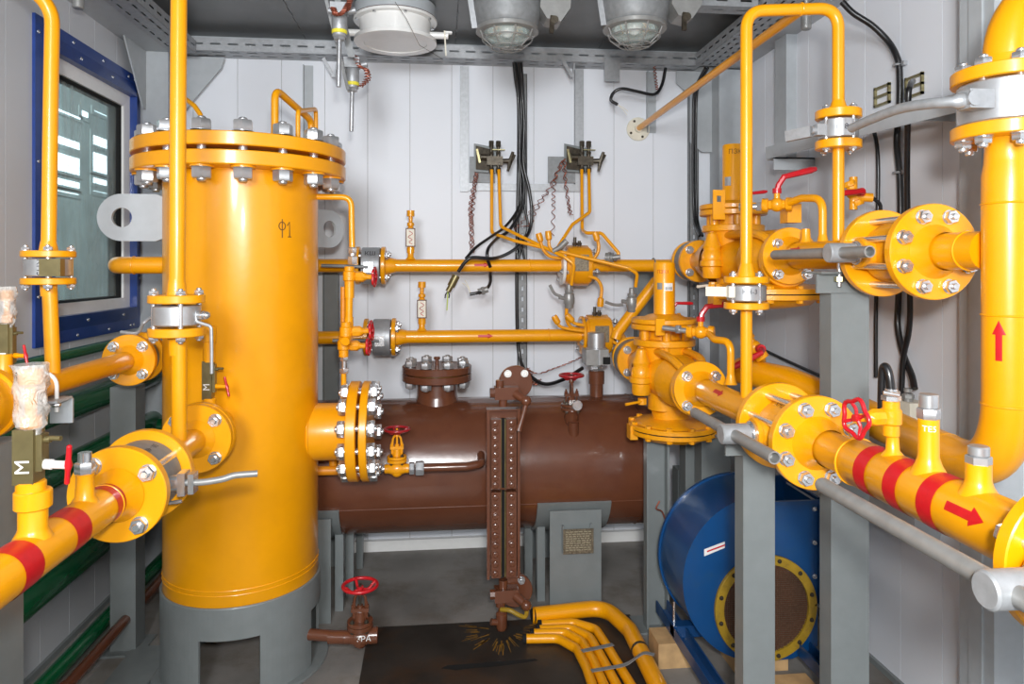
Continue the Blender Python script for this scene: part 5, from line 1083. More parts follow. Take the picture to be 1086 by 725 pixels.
    b = MB().cyl((X, yc, Z-.12), ((X+cx)/2, (yc+cy)/2, cas_z+.03), .05, .06, 24); part(t, 'neck', b, 'cast_yellow')
    for i in range(12):
        a = 2*PI*i/12 + .13; o = V((cx + math.cos(a)*cas_r*.93, cy + math.sin(a)*cas_r*.93, 0))
        inst(t, 'bolt', 'casing_bolt', lambda: MB().lathe([(.010,-.046),(.0115,-.044),(.0115,-.036),(.007,-.036),(.007,0),(.012,0),(.012,.007),(.010,.009)], (0,0,0), (0,0,1), 6), 'cast_yellow', o+V((0,0,cas_z+.010)), spin=i*.5)
    part(t, 'casing_lug', MB().box((cx-cas_r-.006, cy-.03, cas_z-.045), (cx-cas_r+.022, cy+.02, cas_z+.006)), 'cast_yellow')
    return t, zt, cyl_h
cyl_lo = .19
r1, zt1, h1 = regulator('lower yellow gas pressure regulator with a white label on its short upright cylinder', RX2, RZ2-.005, 2.196, 2.935, 2.54, .195, .163, .762, 2.56, .868, 0)
r2, zt2, h2 = regulator('upper yellow gas pressure regulator with a tall upright cylinder beside the right corner column', 1.085, RZ1-.01, 2.104, 2.90, 2.52, .212, .190, 1.272, 2.26, 1.09, 1)
part(r1, 'label', MB().add(wrap([(x, y) for y in (-.014,.014) for x in (-.017,-.006,.006,.017)], (RX2, 2.54, zt1+.105), (0,0,1), .0385, (.10,-1,0), .0008), [(0,1,5,4),(1,2,6,5),(2,3,7,6)]), 'label', 'white bar-code label', smooth=False)
part(r1, 'label', MB().add(wrap([(x, y) for y in (-.012,.012) for x in (-.010,0,.010)], (RX2, 2.54, zt1+.108), (0,0,1), .0385, (-.95,-1,0), .0008), [(0,1,4,3),(1,2,5,4)]), 'galv_dull', 'small grey maker plate', smooth=False)
b = MB(); 
for i, x in enumerate([-.012,-.009,-.006,-.001,.002,.006,.009,.012]): b.add(wrap([(x,-.010),(x+.0014,-.010),(x+.0014,.0),(x,.0)], (RX2, 2.54, zt1+.105), (0,0,1), .0385, (.10,-1,0), .0016), [(0,1,2,3)])
part(r1, 'bar_code', b, 'black_ink', smooth=False)
text_wrap(r1, 'ПЗК1', .018, (RX2, 2.54, zt1+.160), (0,0,1), .0385, (-.50,-1,0), 'red')
text_wrap(r2, 'ПЗК2', .024, (1.085, 2.52, zt2+.182), (0,0,1), .0385, (-.05,-1,0), 'ink')
part(r2, 'maker_plate', MB().add(wrap([(x, y) for y in (-.016,.016) for x in (-.012,0,.012)], (1.085, 2.52, zt2+.075), (0,0,1), .0385, (-1.25,-1,0), .002), [(0,1,4,3),(1,2,5,4)]), 'galv', 'small grey maker plate', smooth=False)
# impulse pipes with red lever cocks over both lines
def impulse(labp, labv, X, Z, vpx, vpy, Yv, bend, hdir, s=.022):
    c = atY(vpx, vpy, Yv); v = lever_valve('ball_valve', labv, c, (.8,-.5,0), s, 'cast_yellow', hdir)
    P = [c + V((.02,-.012,0))] + [atY(*q) for q in bend]; P.append(V((P[-1].x, P[-1].y, Z+.03)))
    b = MB(); b.tube(fil(P, .045), .0115, 14); b.lathe([(.0115,.03),(.016,.008),(.020,0)], P[-1], (0,0,1), 14, close=False); solo('impulse_pipe', labp, 'pipe', b, 'yellow'); return c
ci = impulse('yellow bent pipe from the red-levered cock down onto the lower line', 'yellow cock with red lever beside the lower regulator cylinder', RX2, RZ2, 743, 352, 2.24, [(758, 360, 2.15), (775, 362, 2.08)], (1,0,.1))
cu = impulse('yellow bent pipe from the raised red-levered cock down onto the upper line', 'yellow cock with raised red lever beside the upper regulator', XU, RZ1, 824, 217, 2.10, [(850, 210, 2.02), (872.5, 210, 1.93)], (1,-.3,.25))
b = MB(); b.box(cu+V((.035,.0,-.055)), cu+V((.080,.05,.005))); solo('coupling', 'yellow block coupling behind the bent pipe of the upper cock', 'fitting', b, 'cast_yellow')
b = MB(); b.cyl(cu+V((-.10,.05,-.004)), cu+V((-.02,.01,-.004)), .009, seg=10); hexnut(b, cu+V((-.055,.026,-.004)), .014, .015, (1,-.3,0)); hexnut(b, cu+V((-.10,.05,-.004)), .014, .015, (1,-.3,0)); solo('tube_union', 'steel union joining the upper cock to the upper regulator', 'fitting', b, 'steel')
b = MB(); b.cyl(ci+V((-.10,.08,.008)), ci+V((-.02,.01,.0)), .009, seg=10); hexnut(b, ci+V((-.065,.05,.006)), .014, .015, (1,-.8,0)); solo('tube_union', 'steel union joining the lower cock to the lower regulator', 'fitting', b, 'steel')
for lab, x, y, Y, d, px2 in [('small cock with flat red lever, left of the raised red lever', 800, 215, 2.45, (1,-.1,.12), 0), ('small cock with flat red lever just right of the lower regulator cylinder', 722, 330, 2.62, (1,-.1,-.02), 0)]:
    c = atY(x, y, Y) ; v = lever_valve('ball_valve', lab, c-V((.03,0,.02)), (1,0,0), .014, 'cast_yellow', d)
c = atY(905, 205, 2.05); v = lever_valve('ball_valve', 'yellow cock with red lever behind the right leg of the pipe loop', c, (.35,-.1,-1), .020, 'cast_yellow', (-1,-.1,-.10))
part(v, 'fittings', MB().cyl(c+V((0,0,-.05)), c+V((0,0,.05)), .012, seg=12).cyl(c+V((0,0,-.01)), c+V((.05,-.02,-.015)), .014, seg=10), 'cast_yellow')
b = MB(); b.tube(smooth_path([c+V((.05,-.02,-.015)), c+V((.075,-.02,-.04)), c+V((.075,-.01,-.10))], 5), .006, 8); solo('cable', 'short black cable below the red-levered cock behind the loop', 'cable', b, 'rubber')
c = atY(783, 350, 2.20); v = lever_valve('ball_valve', 'yellow cock with dark red lever right behind the left leg of the loop pipe', atY(800, 368, 2.30), (.5,-.3,-.8), .024, 'cast_yellow', (-1,-.1,-.45))
b = MB(); b.tube(smooth_path([atY(800, 368, 2.32), atY(806, 382, 2.36), atY(800, 392, 2.42), atY(785, 392, 2.5)], 5), .020, 14); solo('impulse_pipe', 'stubby yellow elbow pipe behind the left leg of the loop', 'pipe', b, 'cast_yellow')
# ---- bypass loop: legs on both lines at Y = 1.84 with the vent pipe teed in at the top
LY = 1.84; xA, xB, zT = .830, 1.093, 2.043
ll = thing('bypass_loop', 'tall inverted-U yellow pipe loop joining the two regulating lines', 'pipe', (xA, LY, RZ2))
tA = 1.914; zA = lambda y: EYE-(y-HY)/FPX*tA
tB = 1.94; zB = lambda y: EYE-(y-HY)/FPX*tB
b = MB(); b.tube([(xA, LY, RZ2+.035), (xA, LY, zA(328))], .0155, 20); part(ll, 'lower_left_leg', b, 'yellow')
b = MB(); b.tube([(xB, LY, RZ1+.035), (xB, LY, zB(158))], .0155, 20); part(ll, 'lower_right_leg', b, 'yellow')
b = MB(); b.tube(fil([(xA, LY, zA(293)), (xA, LY, zT), (xB, LY, zT+.018), (xB, LY, zB(118))], .055, 12), .0160, 20); weld(b, (.985, LY, zT+.011), (1,0,0), .0165); b.lathe([(.026,0),(.0165,.035)], (xA, LY, zA(293)), (0,0,1), 24, close=False); b.lathe([(.026,0),(.0165,.03)], (xB, LY, zB(118)), (0,0,1), 24, close=False); part(ll, 'loop_pipe', b, 'yellow')
for x, f, ys_ in ((xA, zA, ((293, 300), (320.5, 327.5))), (xB, zB, ((117, 126), (149, 158)))):
    for (q0, q1) in ys_: part(ll, 'flange', MB().bcyl((x, LY, f(q1)), (x, LY, f(q0)), .0595, .002, 40), 'yellow')
wv = wafer_valve('flanged_ball_valve', 'small silver ball valve on the left leg of the pipe loop, short white lever', (xA, LY, zA(320)), (xA, LY, zA(300.5)), .047, 'steel', .047, 4, .0055, .35, ft=.019, bodymb=MB().bcyl((xA, LY, zA(319)), (xA, LY, zA(302)), .0515, .003, 40))
part(wv, 'lever', MB().obox((xA-.045, LY-.02, zA(309)), (xA-.062, LY-.02, zA(309)), .02, .03).obox((xA-.058, LY-.01, zA(309)), (xA-.100, LY+.03, zA(309)), .012, .026), 'cream', 'short pale lever')
text_wrap(wv, 'КН-3', .018, (xA, LY, zA(309)), (0,0,1), .0515, (-.25,-1,0), 'black_ink')
wv = wafer_valve('flanged_ball_valve', 'small silver ball valve on the right leg of the pipe loop, short grey block lever', (xB, LY, zB(148.5)), (xB, LY, zB(126.5)), .047, 'steel', .047, 4, .0055, .35, ft=.022, bodymb=MB().bcyl((xB, LY, zB(147.5)), (xB, LY, zB(127.5)), .0515, .003, 40))
q = atY(858, 141, LY+.02); part(wv, 'lever', MB().cbox((xB-.058, LY-.01, zB(139)), (.03, .024, .03)).cyl((xB-.085, LY-.01, zB(139)), (xB-.06, LY-.01, zB(139)), .010, seg=12).obox((xB-.082, LY-.005, zB(140)), (xB-.125, LY+.05, zB(142)), .014, .030), 'galv', 'short grey block lever')
text_wrap(wv, 'К 8', .022, (xB, LY, zB(137.5)), (0,0,1), .0515, (-.35,-1,0), 'black_ink')
vp = thing('vent_pipe', 'pale yellow vent pipe from the loop top to the cream flange on the back wall', 'pipe', (.985, 2.6, 2.0))
b = MB(); b.tube([(.985, LY+.0, zT+.008), (.985, YB-.01, 2.035)], .0142, 18); part(vp, 'pipe', b, 'yellow')
part(vp, 'wall_flange', MB().bcyl((.985, YB-.012, 2.033), (.985, YB-.001, 2.033), .058, .002, 32).cyl((.985, YB-.03, 2.035), (.985, YB-.01, 2.035), .020, seg=20), 'cream', 'cream round wall flange')
for i in range(4): inst(vp, 'screw', 'screw', screw_mb, 'dark_steel', (.985+.043*math.cos(.5+i*PI/2), YB-.012, 2.033+.043*math.sin(.5+i*PI/2)), (0,-1,0))
# ---- posts carrying the right lines
pp = post('grey square post under the lower plug valve, in front of the blue fan', .752, .834, 1.685, 1.735, .886, ((.705, 1.680, .915), (.85, 1.75, .921)))
part(pp, 'saddle_plate', MB().box((.705, 1.680, .884), (.85, 1.686, .921)), 'grey', smooth=False)
pq = post('broad grey square post under the upper plug valve, right of the blue fan', 1.008, 1.112, 1.73, 1.785, 1.285, ((.965, 1.70, 1.332), (1.125, 1.80, 1.338)))
part(pq, 'saddle_plate', MB().box((.965, 1.722, 1.283), (1.125, 1.729, 1.334)), 'grey', smooth=False)
part(pq, 'u_bolt_end', MB().cyl((1.02, 1.712, 1.30), (1.02, 1.712, 1.36), .006, seg=10), 'zinc'); part(pq, 'nut', MB().lathe([(.013,0),(.013,.012)], (1.02,1.712,1.313), (0,0,1), 6), 'brass')
p1 = thing('support_post', 'grey C-channel post standing under the lower regulator beside the tank end', 'post', (.80, 2.60, 0))
b = MB(); b.box((.767, 2.585, 0), (.853, 2.592, .735)).box((.767, 2.55, 0), (.775, 2.585, .735)).box((.845, 2.55, 0), (.853, 2.585, .735)); part(p1, 'column', b, 'grey', smooth=False); part(p1, 'base_plate', MB().box((.73, 2.53, 0), (.87, 2.66, .008)), 'grey')
for (a_, c_, Y, lab, ytop) in [(719, 728, 2.95, 'narrow grey post standing behind the fan, nearest the channel post', 498), (727, 741, 2.72, 'grey post behind the fan, second from the channel post', 478), (744, 775, 2.60, 'broad grey post behind the fan under the upper regulator', 470)]:
    a0_ = atY(a_, ytop, Y); c0_ = atY(c_, ytop, Y); t = thing('support_post', lab, 'post', ((a0_.x+c0_.x)/2, Y, 0)); part(t, 'column', MB().box((a0_.x, Y, 0), (c0_.x, Y+.07, a0_.z+.10 if Y < 2.9 else a0_.z)), 'grey', smooth=False)
b = MB(); P = [atY(x, y, 2.545) for x, y in [(699.5, 531), (696, 539), (702, 542), (706, 551), (712, 554)]]; b.tube(smooth_path(P, 4), .0028, 6); solo('copper_wire', 'short bent copper wire hanging on the channel post', 'wire', b, 'copper')
# ================================================================ BLUE FAN
FX, FZ, FR, FY0, FY1 = 1.05, .332, .262, 2.20, 2.43
fan = thing('centrifugal_fan', 'blue centrifugal fan with a mustard inlet ring and wire mesh', 'fan', (FX, 2.3, .09))
out = []
for k in range(49):
    a = math.radians(88 + 182*k/48 + 0); rr = FR*(1.0 + .06*(1 - k/48)) ; out.append((FX + rr*math.cos(a), FZ + rr*math.sin(a)))
out += [(FX+.10, FZ-FR*.99), (1.235, .11), (1.235, .577)]
out = out[:]; ox0 = out[0]; out = [(1.10, .577)] + out if ox0[1] > .577 else out
n = len(out); fs = []; vs = [(x, FY0, z) for x, z in out] + [(x, FY0+.004, z) for x, z in out]
b = MB(); b.add(vs, [tuple(range(n))[::-1], tuple(range(n, 2*n))] + [(i, (i+1) % n, (i+1) % n+n, i+n) for i in range(n)]); part(fan, 'front_plate', b, 'fan_blue', smooth=False)
b = MB(); o2 = out; vs = [(x, FY0+.004, z) for x, z in o2] + [(x, FY1, z) for x, z in o2]; b.add(vs, [(i, i+1, i+1+n, i+n) for i in range(n-1) if not (o2[i][1] > .56 and o2[i+1][1] > .56 and o2[i][0] > 1.09)]); part(fan, 'scroll', b, 'fan_blue')
big = [(FX+(x-FX)*1.025, FZ+(z-FZ)*1.025) if x < 1.2 else (x+.01, z) for x, z in out]
b = MB(); vs = [(x, FY1, z) for x, z in big] + [(x, FY1+.012, z) for x, z in big]; b.add(vs, [tuple(range(n))[::-1], tuple(range(n, 2*n))] + [(i, (i+1) % n, (i+1) % n+n, i+n) for i in range(n)]); part(fan, 'rear_plate', b, 'fan_blue', smooth=False)
rc = (1.055, FY0, .246)
part(fan, 'inlet_ring', MB().ring((rc[0], FY0-.014, rc[2]), (rc[0], FY0, rc[2]), .172, .143, 64), 'mustard', 'mustard yellow inlet ring')
part(fan, 'mesh_backing', MB().cyl((rc[0], FY0-.004, rc[2]), (rc[0], FY0-.002, rc[2]), .144, seg=48), 'rust')
b = MB(); k = 44
for i in range(1, k):
    o = -.143 + .286*i/k; h = math.sqrt(max(0, .143**2 - o*o))
    for v0, v1 in (((rc[0]+o, FY0-.008, rc[2]-h), (rc[0]+o, FY0-.008, rc[2]+h)), ((rc[0]-h, FY0-.009, rc[2]+o), (rc[0]+h, FY0-.009, rc[2]+o))): b.tube([v0, v1], .0009, 4, cap=False)
part(fan, 'wire_mesh', b, 'mesh', 'brown wire mesh', kind='stuff')
for i in range(12): inst(fan, 'rivet', 'rivet', lambda: MB().lathe([(.0075,0),(.006,.004),(.003,.005)], (0,0,0), (0,0,1), 10), 'dark_steel', (rc[0]+.158*math.cos(.25+i*PI/6), FY0-.014, rc[2]+.158*math.sin(.25+i*PI/6)), (0,-1,0))
for z in (.56, .45, .34, .25): inst(fan, 'edge_bolt', 'edge_bolt', lambda: MB().lathe([(.008,0),(.008,.006)], (0,0,0), (0,0,1), 6).cyl((0,0,.005),(0,0,.014),.004,seg=8), 'zinc', (1.222, FY0, z), (0,-1,0))
st = part(fan, 'arrow_sticker', MB().prism([(-.035,-.014),(.035,-.002),(.035,.018),(-.035,.008)], (.885, FY0-.001, .440), (1,0,.18), (0,0,1), -.0008), 'label', 'white sticker with a red arrow', smooth=False)
part(st, 'arrow', MB().prism([(-.026,-.004),(.035,.004),(.035,.009),(-.026,.001)], (.885, FY0-.0022, .441), (1,0,.18), (0,0,1), -.0005), 'red_tape', smooth=False)
part(fan, 'outlet_flange', MB().box((1.07, FY0-.012, .577), (1.245, FY0, .590)).box((1.235, FY0-.012, .25), (1.245, FY0, .59)).box((1.235, FY0, .585), (1.245, FY1, .595)).box((1.07, FY1, .577), (1.245, FY1+.012, .60)), 'deep_blue', smooth=False)
part(fan, 'outlet_inside', MB().box((1.10, FY0+.02, .46), (1.22, FY1-.01, .465)), 'black')
part(fan, 'motor', MB().bcyl((1.05, FY1+.012, .30), (1.05, FY1+.14, .30), .10, .01, 32), 'deep_blue')
for x in (.795, 1.165):
    b = MB(); b.box((x, 1.95, .085), (x+.045, 2.53, .091)).box((x, 1.95, .091), (x+.005, 2.53, .125)).box((x+.040, 1.95, .091), (x+.045, 2.53, .125)); part(fan, 'base_rail', b, 'deep_blue', smooth=False)
part(fan, 'cross_rail', MB().box((.795, 2.33, .091), (1.21, 2.37, .13)), 'deep_blue', smooth=False)
part(fan, 'pedestal', MB().box((.90, 2.24, .10), (1.18, 2.40, .16)), 'deep_blue', smooth=False)
part(fan, 'anchor_stud', MB().cyl((.806, 2.36, .09), (.806, 2.36, .20), .004, seg=8), 'zinc')
def block(lab, lo, hi): solo('timber_block', lab, 'wood block', MB().box(lo, hi), 'wood', smooth=False)
block('pine block under the left end of the fan frame', (.735, 2.31, 0), (.86, 2.42, .084))
block('pine block under the fan inlet, right of the front post', (.98, 2.26, 0), (1.165, 2.38, .084))
block('thin pine board on the floor between the two grey posts', (.93, 2.06, 0), (1.16, 2.14, .06))
# grey box low on the right wall and its dark bracket
a = atX(925, 530, 1.40); c = atX(1000, 590, 1.40)
gb_ = thing('wall_box', 'grey box low on the right wall behind the outlet pipe', 'box', (1.44, 2.1, c.z-.01))
part(gb_, 'body', MB().box((1.395, 1.95, c.z), (1.479, 2.50, .80)), 'grey_light', smooth=False)
a = atY(928, 560, 2.2); part(gb_, 'bracket', MB().box((1.30, 2.28, .42), (1.335, 2.285, .76)).box((1.30, 2.28, .42), (1.395, 2.285, .45)), 'black', 'dark upright bracket', smooth=False)
# ================================================================ CEILING
def lamp(lab, px, py, z, flip=0):
    c = atZ(px, py, z); t = thing('ceiling_lamp', lab, 'lamp', (c.x, c.y, ZC-.02)); x, y = c.x, c.y
    part(t, 'housing', MB().lathe([(.100, z+.006), (.112, z+.015), (.117, z+.03), (.128, z+.070), (.130, z+.092), (.120, z+.110), (.090, z+.122), (.030, z+.128), (.026, ZC-.002)], (x, y, 0), (0,0,1), 56, close=False), 'galv_dull', 'grey cast housing')
    part(t, 'rim', MB().ring((x,y,z-.004), (x,y,z+.012), .116, .086, 56), 'tube_steel')
    part(t, 'reflector', MB().lathe([(.088, z+.006), (.075, z+.04), (.04, z+.065), (1e-5, z+.07)], (x,y,0), (0,0,1), 40, close=False), 'reflector')
    part(t, 'bulb', MB().sphere((x,y,z+.015), .028, 16, (1,1,1.3)), 'white_paint')
    part(t, 'glass_cover', MB().lathe([(.088, z+.002), (.082, z-.018), (.062, z-.038), (.030, z-.050), (1e-5, z-.053)], (x,y,0), (0,0,1), 40, close=False), 'lamp_glass')
    g = MB()
    for k in range(8):
        a = PI*k/4 + .2; e = V((math.cos(a), math.sin(a), 0)); g.tube([V((x,y,z)) + e*.104, V((x,y,z-.030)) + e*.092, V((x,y,z-.058)) + e*.058], .0026, 6)
    for r_, h in ((.092,-.030),(.058,-.058),(.026,-.062)): g.torus((x,y,z+h), (0,0,1), r_, .0026, 32, 6)
    for k in range(2):
        e = V((math.cos(.2+k*PI/2), math.sin(.2+k*PI/2), 0)); g.tube([V((x,y,z-.058))+e*.058, V((x,y,z-.064)), V((x,y,z-.058))-e*.058], .0026, 6)
    part(t, 'wire_guard', g, 'tube_steel', 'round wire guard')
    part(t, 'side_strap', MB().obox((x-.122, y-.03, z+.0), (x-.140, y-.03, z+.12), .02, .004, (0,1,0)).obox((x-.140, y-.03, z+.12), (x-.135, y-.03, ZC-.005), .02, .004, (0,1,0)), 'galv')
    part(t, 'side_strap', MB().obox((x+.07, y-.10, z+.12), (x+.07, y-.10, ZC-.005), .03, .004, (1,0,0)), 'galv')
    jx = x+.165; b = MB().prism([(-.05,.07),(.06,.07),(.055,-.01),(.02,-.06),(-.03,-.05),(-.055,-.01)], (jx, y+.0, z+.075), (1,0,0), (0,0,1), .09); 
    for i, v in enumerate(b.v): b.v[i] = v + V((0, .04, 0)) if False else v
    part(t, 'junction_box', b, 'tube_steel', 'grey side junction box')
    part(t, 'latch', MB().cyl((jx-.005, y-.11, z+.015), (jx-.005, y-.095, z+.015), .014, seg=12).obox((jx-.012, y-.10, z+.03), (jx-.018, y-.11, z-.035), .016, .010, (0,1,0)), 'copper' if flip == 2 else 'dark_steel')
    d = V((.6, -.5, .45)).normalized(); g0 = V((jx+.02, y-.075, z+.105)); b = MB(); b.cyl(g0, g0+d*.03, .014, seg=12); hexnut(b, g0+d*.012, .014, .019, d); b.cyl(g0+d*.03, g0+d*.045, .010, seg=12); part(t, 'cable_gland', b, 'brass')
    P = [g0+d*.04, g0+d*.07+V((.0,0,.006)), g0+V((.10,-.04,.03)), g0+V((.125,-.05,.01)), g0+V((.145,-.04,-.005)), g0+V((.14,-.02,.05)), g0+V((.13,.02,.15))] if not flip else [g0+d*.04, g0+d*.09, g0+V((.13,-.05,.10)), g0+V((.17,-.02,.155))]
    P = [V((p.x, p.y, min(p.z, ZC-.008))) for p in P]
    solo('lamp_cable', 'short black cable curling from the ' + lab.split(',')[0] + ' to the ceiling', 'cable', MB().tube(smooth_path(P, 6), .0065, 10), 'rubber')
    return t
lamp('left caged ceiling lamp, above the hanging black cables', 538, 34, 2.218)
lamp('right caged ceiling lamp, above the pale flange plate', 673, 31, 2.218, 1)
c = atZ(419.5, 46, 2.268); x, y, z = c.x, c.y, c.z
vt = thing('roof_vent', 'white round roof ventilator with a disc damper on the ceiling', 'ventilator', (x, y, ZC-.03))
part(vt, 'mounting_ring', MB().bcyl((x,y,2.365), (x,y,ZC-.001), .165, .004, 56), 'grey_light', 'grey mounting ring')
part(vt, 'upper_flange', MB().bcyl((x,y,2.352), (x,y,2.364), .170, .002, 64), 'white_paint')
part(vt, 'gasket', MB().cyl((x,y,2.364), (x,y,2.366), .168, seg=48), 'rust')
part(vt, 'duct', MB().lathe([(.145, 2.285), (.145, 2.353)], (x,y,0), (0,0,1), 64), 'white_paint')
part(vt, 'damper_ring', MB().ring((x,y,2.266), (x,y,2.282), .168, .128, 64), 'white_paint')
part(vt, 'damper', MB().bcyl((x,y,2.270), (x,y,2.290), .129, .002, 56), 'white_paint')
for k in range(8):
    a = .3+PI*k/4; inst(vt, 'bolt', 'vent_bolt', lambda: MB().lathe([(.007,-.006),(.007,0)], (0,0,0), (0,0,1), 6).cyl((0,0,0),(0,0,.035),.003,seg=8).lathe([(.006,.022),(.006,.03)], (0,0,0), (0,0,1), 6), 'zinc', (x+.158*math.cos(a), y+.158*math.sin(a), 2.351))
part(vt, 'damper_shaft', MB().cyl((x-.19, y-.02, 2.300), (x+.14, y-.02, 2.300), .014, seg=14).cyl((x+.14, y-.02, 2.300), (x+.215, y-.02, 2.300), .014, seg=14).cbox((x+.215, y-.02, 2.312), (.03,.02,.008)), 'white_paint')
part(vt, 'pull_lever', MB().obox((x+.200, y-.035, 2.315), (x+.206, y-.03, 2.215), .006, .006, (0,1,0)), 'cream')
b = MB(); b.tube([atY(419, 2, y-.2), atY(431, 20, y-.2), atY(445, 48, y-.18), atY(470, 63, y-.05)], .0011, 5); part(vt, 'pull_cord', b, 'dark_steel')
def probe(lab, px, pyh, pyt, Y):
    h = atY(px, pyh, Y); e = atY(px-1, pyt, Y); t = thing('temperature_probe', lab, 'sensor', h)
    k = .030; b = MB(); b.lathe([(.020, -.052), (.024, -.048), (.024, -.03), (.026, -.026), (.026, .02), (.022, .028), (.014, .032)], h, (0,0,1), 24); b.cbox(h+V((0,-.004,.045)), (.058, .04, .038)); b.cyl(h+V((.03,0,.04)), h+V((.055,0,.045)), .012, seg=12); b.cyl(h+V((-.03,0,.04)), h+V((-.037,0,.04)), .010, seg=12)
    part(t, 'head', b, 'galv'); part(t, 'yellow_cap', MB().bcyl(h+V((0,0,-.040)), h+V((0,0,-.026)), .0265, .002, 24), 'yellow_seal', 'yellow plastic ring')
    b = MB(); hexnut(b, h+V((0,0,-.062)), .012, .020); part(t, 'nut', b, 'steel'); part(t, 'rod', MB().cyl(h+V((0,0,-.06)), V((h.x-.003, h.y, e.z)), .0078, seg=14), 'steel', 'long thin steel rod'); return t, h
t1, h1_ = probe('steel temperature probe hanging highest and leftmost below the ceiling', 360, 24, 92, 2.50)
t2, h2_ = probe('steel temperature probe hanging lower, beside the back tray', 373.5, 80, 139, 2.72)
br_ = thing('probe_bracket', 'slanting grey angle bracket carrying the two temperature probes', 'bracket', (h1_.x, 2.6, 2.3))
part(br_, 'angle', MB().prism([(-.055, .02), (-.035, .02), (.045, -.30), (.02, -.30)], (h1_.x, 2.58, ZC-.02), (1,0,0), (0,0,1), .006).obox(atY(346, 0, 2.58), atY(369, 95, 2.70), .012, .004, (0,1,0)), 'galv_dull', smooth=False)
def coil(lab, pts, Y, R=.011, r=.0016, turns=9, n=1, seed=1):   # springy copper wire along a path; kept as one object per bunch
    b = MB(); rn = random.Random(seed)
    for k in range(n):
        P = smooth_path([atY(x + rn.uniform(-1.6, 1.6)*(n > 1), y, Y + rn.uniform(-.01,.01)) for x, y in pts], 8); L = len(P); out = []
        for i in range(L*3):
            f = i/(L*3-1)*(L-1); j = min(int(f), L-2); p = P[j].lerp(P[j+1], f-j); a = 2*PI*turns*i/(L*3) + k*1.9
            out.append(p + V((math.cos(a)*R, math.sin(a)*R*.6, 0)))
        b.tube(out, r, 5)
    return solo('copper_wire', lab, 'wire', b, 'copper')
coil('bunch of copper wire at the head of the higher temperature probe', [(352, 8), (358, 16), (367, 10), (371, 0)], 2.46, R=.009, r=.0018, turns=18, n=3, seed=2)
coil('copper wire curl beside the lower temperature probe', [(375, 58), (380, 70), (388, 74), (390, 84), (382, 92)], 2.70, R=.010, r=.0017, turns=14, n=2, seed=3)
coil('copper wire tangle hanging from the left wall plate', [(506, 183), (502, 205), (500, 222), (499, 240), (500, 268)], 3.36, R=.010, r=.0019, turns=11, n=3, seed=4)
coil('copper wire bunch hanging from the right wall plate', [(599, 168), (590, 185), (587, 205), (587, 222), (586, 250)], 3.36, R=.009, r=.0019, turns=11, n=1, seed=5)
coil('copper wire sweeping down left from the right wall plate', [(598, 168), (588, 190), (578, 208), (568, 224), (562, 238), (552, 240)], 3.35, R=.009, r=.0019, turns=11, n=1, seed=6)
coil('longer copper wire sweeping left behind the black cables', [(597, 170), (583, 198), (570, 215), (556, 232), (546, 244)], 3.37, R=.008, r=.0014, turns=12, n=1, seed=7)
coil('copper wire strand hanging straight beside the right manifold', [(599, 168), (600, 190), (604, 215), (605, 228)], 3.34, R=.007, r=.0019, turns=8, n=2, seed=8)
coil('copper wire spiral hanging from the back tray near the pale flange', [(694, 70), (696, 88), (698, 100)], 3.30, R=.007, r=.002, turns=10, n=1, seed=9)
coil('copper wire running along the black cable towards the level sensor', [(560, 392), (570, 396), (585, 391), (600, 386), (618, 378)], 3.30, R=.007, r=.0016, turns=10, n=2, seed=10)
coil('small copper curl at the foot of the slotted strut', [(560, 390), (563, 400), (568, 408), (572, 402)], 3.30, R=.009, r=.0018, turns=9, n=2, seed=11)
# ---- black cables
def cable(lab, pts, r=.007, m='rubber', n=6):
    b = MB(); b.tube(smooth_path([atY(x, y, Y) for x, y, Y in pts], n), r, 10); return solo('cable', lab, 'cable', b, m)
cable('black cable leaving the back tray and dropping down the slotted strut, leftmost of the bundle', [(545, 66, 3.28), (547, 84, 3.32), (550, 110, 3.36), (550, 170, 3.37), (549, 220, 3.38), (548, 300, 3.38), (549, 360, 3.38), (553, 385, 3.36), (562, 398, 3.30), (578, 407, 3.22), (598, 402, 3.12), (618, 390, 3.06)], .0085)
cable('black cable in the middle of the hanging bundle, bending left to the upper pipe', [(548, 66, 3.26), (551, 90, 3.31), (553, 120, 3.34), (552, 170, 3.35), (556, 195, 3.35), (553, 222, 3.34), (540, 244, 3.30), (528, 252, 3.24), (518, 263, 3.12), (517, 274, 3.10), (520, 283, 3.12)], .0075)
cable('black cable at the right of the bundle, bowing out over the wall', [(550, 66, 3.24), (553, 92, 3.29), (556, 130, 3.32), (555, 172, 3.33), (561, 200, 3.33), (564, 225, 3.33), (561, 246, 3.32), (548, 262, 3.26), (536, 270, 3.16), (522, 274, 3.06), (502, 273, 3.04), (494, 277, 3.04), (486, 288, 3.05)], .0078)
cable('black cable of the bundle running left down to the grey gland', [(546, 66, 3.25), (549, 96, 3.30), (551, 140, 3.33), (551, 176, 3.34), (552, 205, 3.35), (549, 222, 3.34), (536, 240, 3.28), (522, 250, 3.20), (505, 262, 3.10), (494, 274, 3.06)], .0065)
cable('thin black cable loop behind the bundle beside the strut', [(553, 66, 3.27), (555, 100, 3.34), (557, 170, 3.37), (556, 215, 3.37), (560, 240, 3.37), (554, 258, 3.37), (549, 275, 3.37)], .006)
cable('thin black cable crossing behind the bundle', [(552, 70, 3.30), (554, 160, 3.38), (552, 210, 3.39), (545, 235, 3.39), (552, 255, 3.38), (556, 275, 3.38)], .006)
cable('black cable end below the upper pipe with a grey gland', [(520, 288, 3.20), (520, 299, 3.16), (516, 306, 3.12), (508, 310, 3.10), (498, 312, 3.10)], .0075)
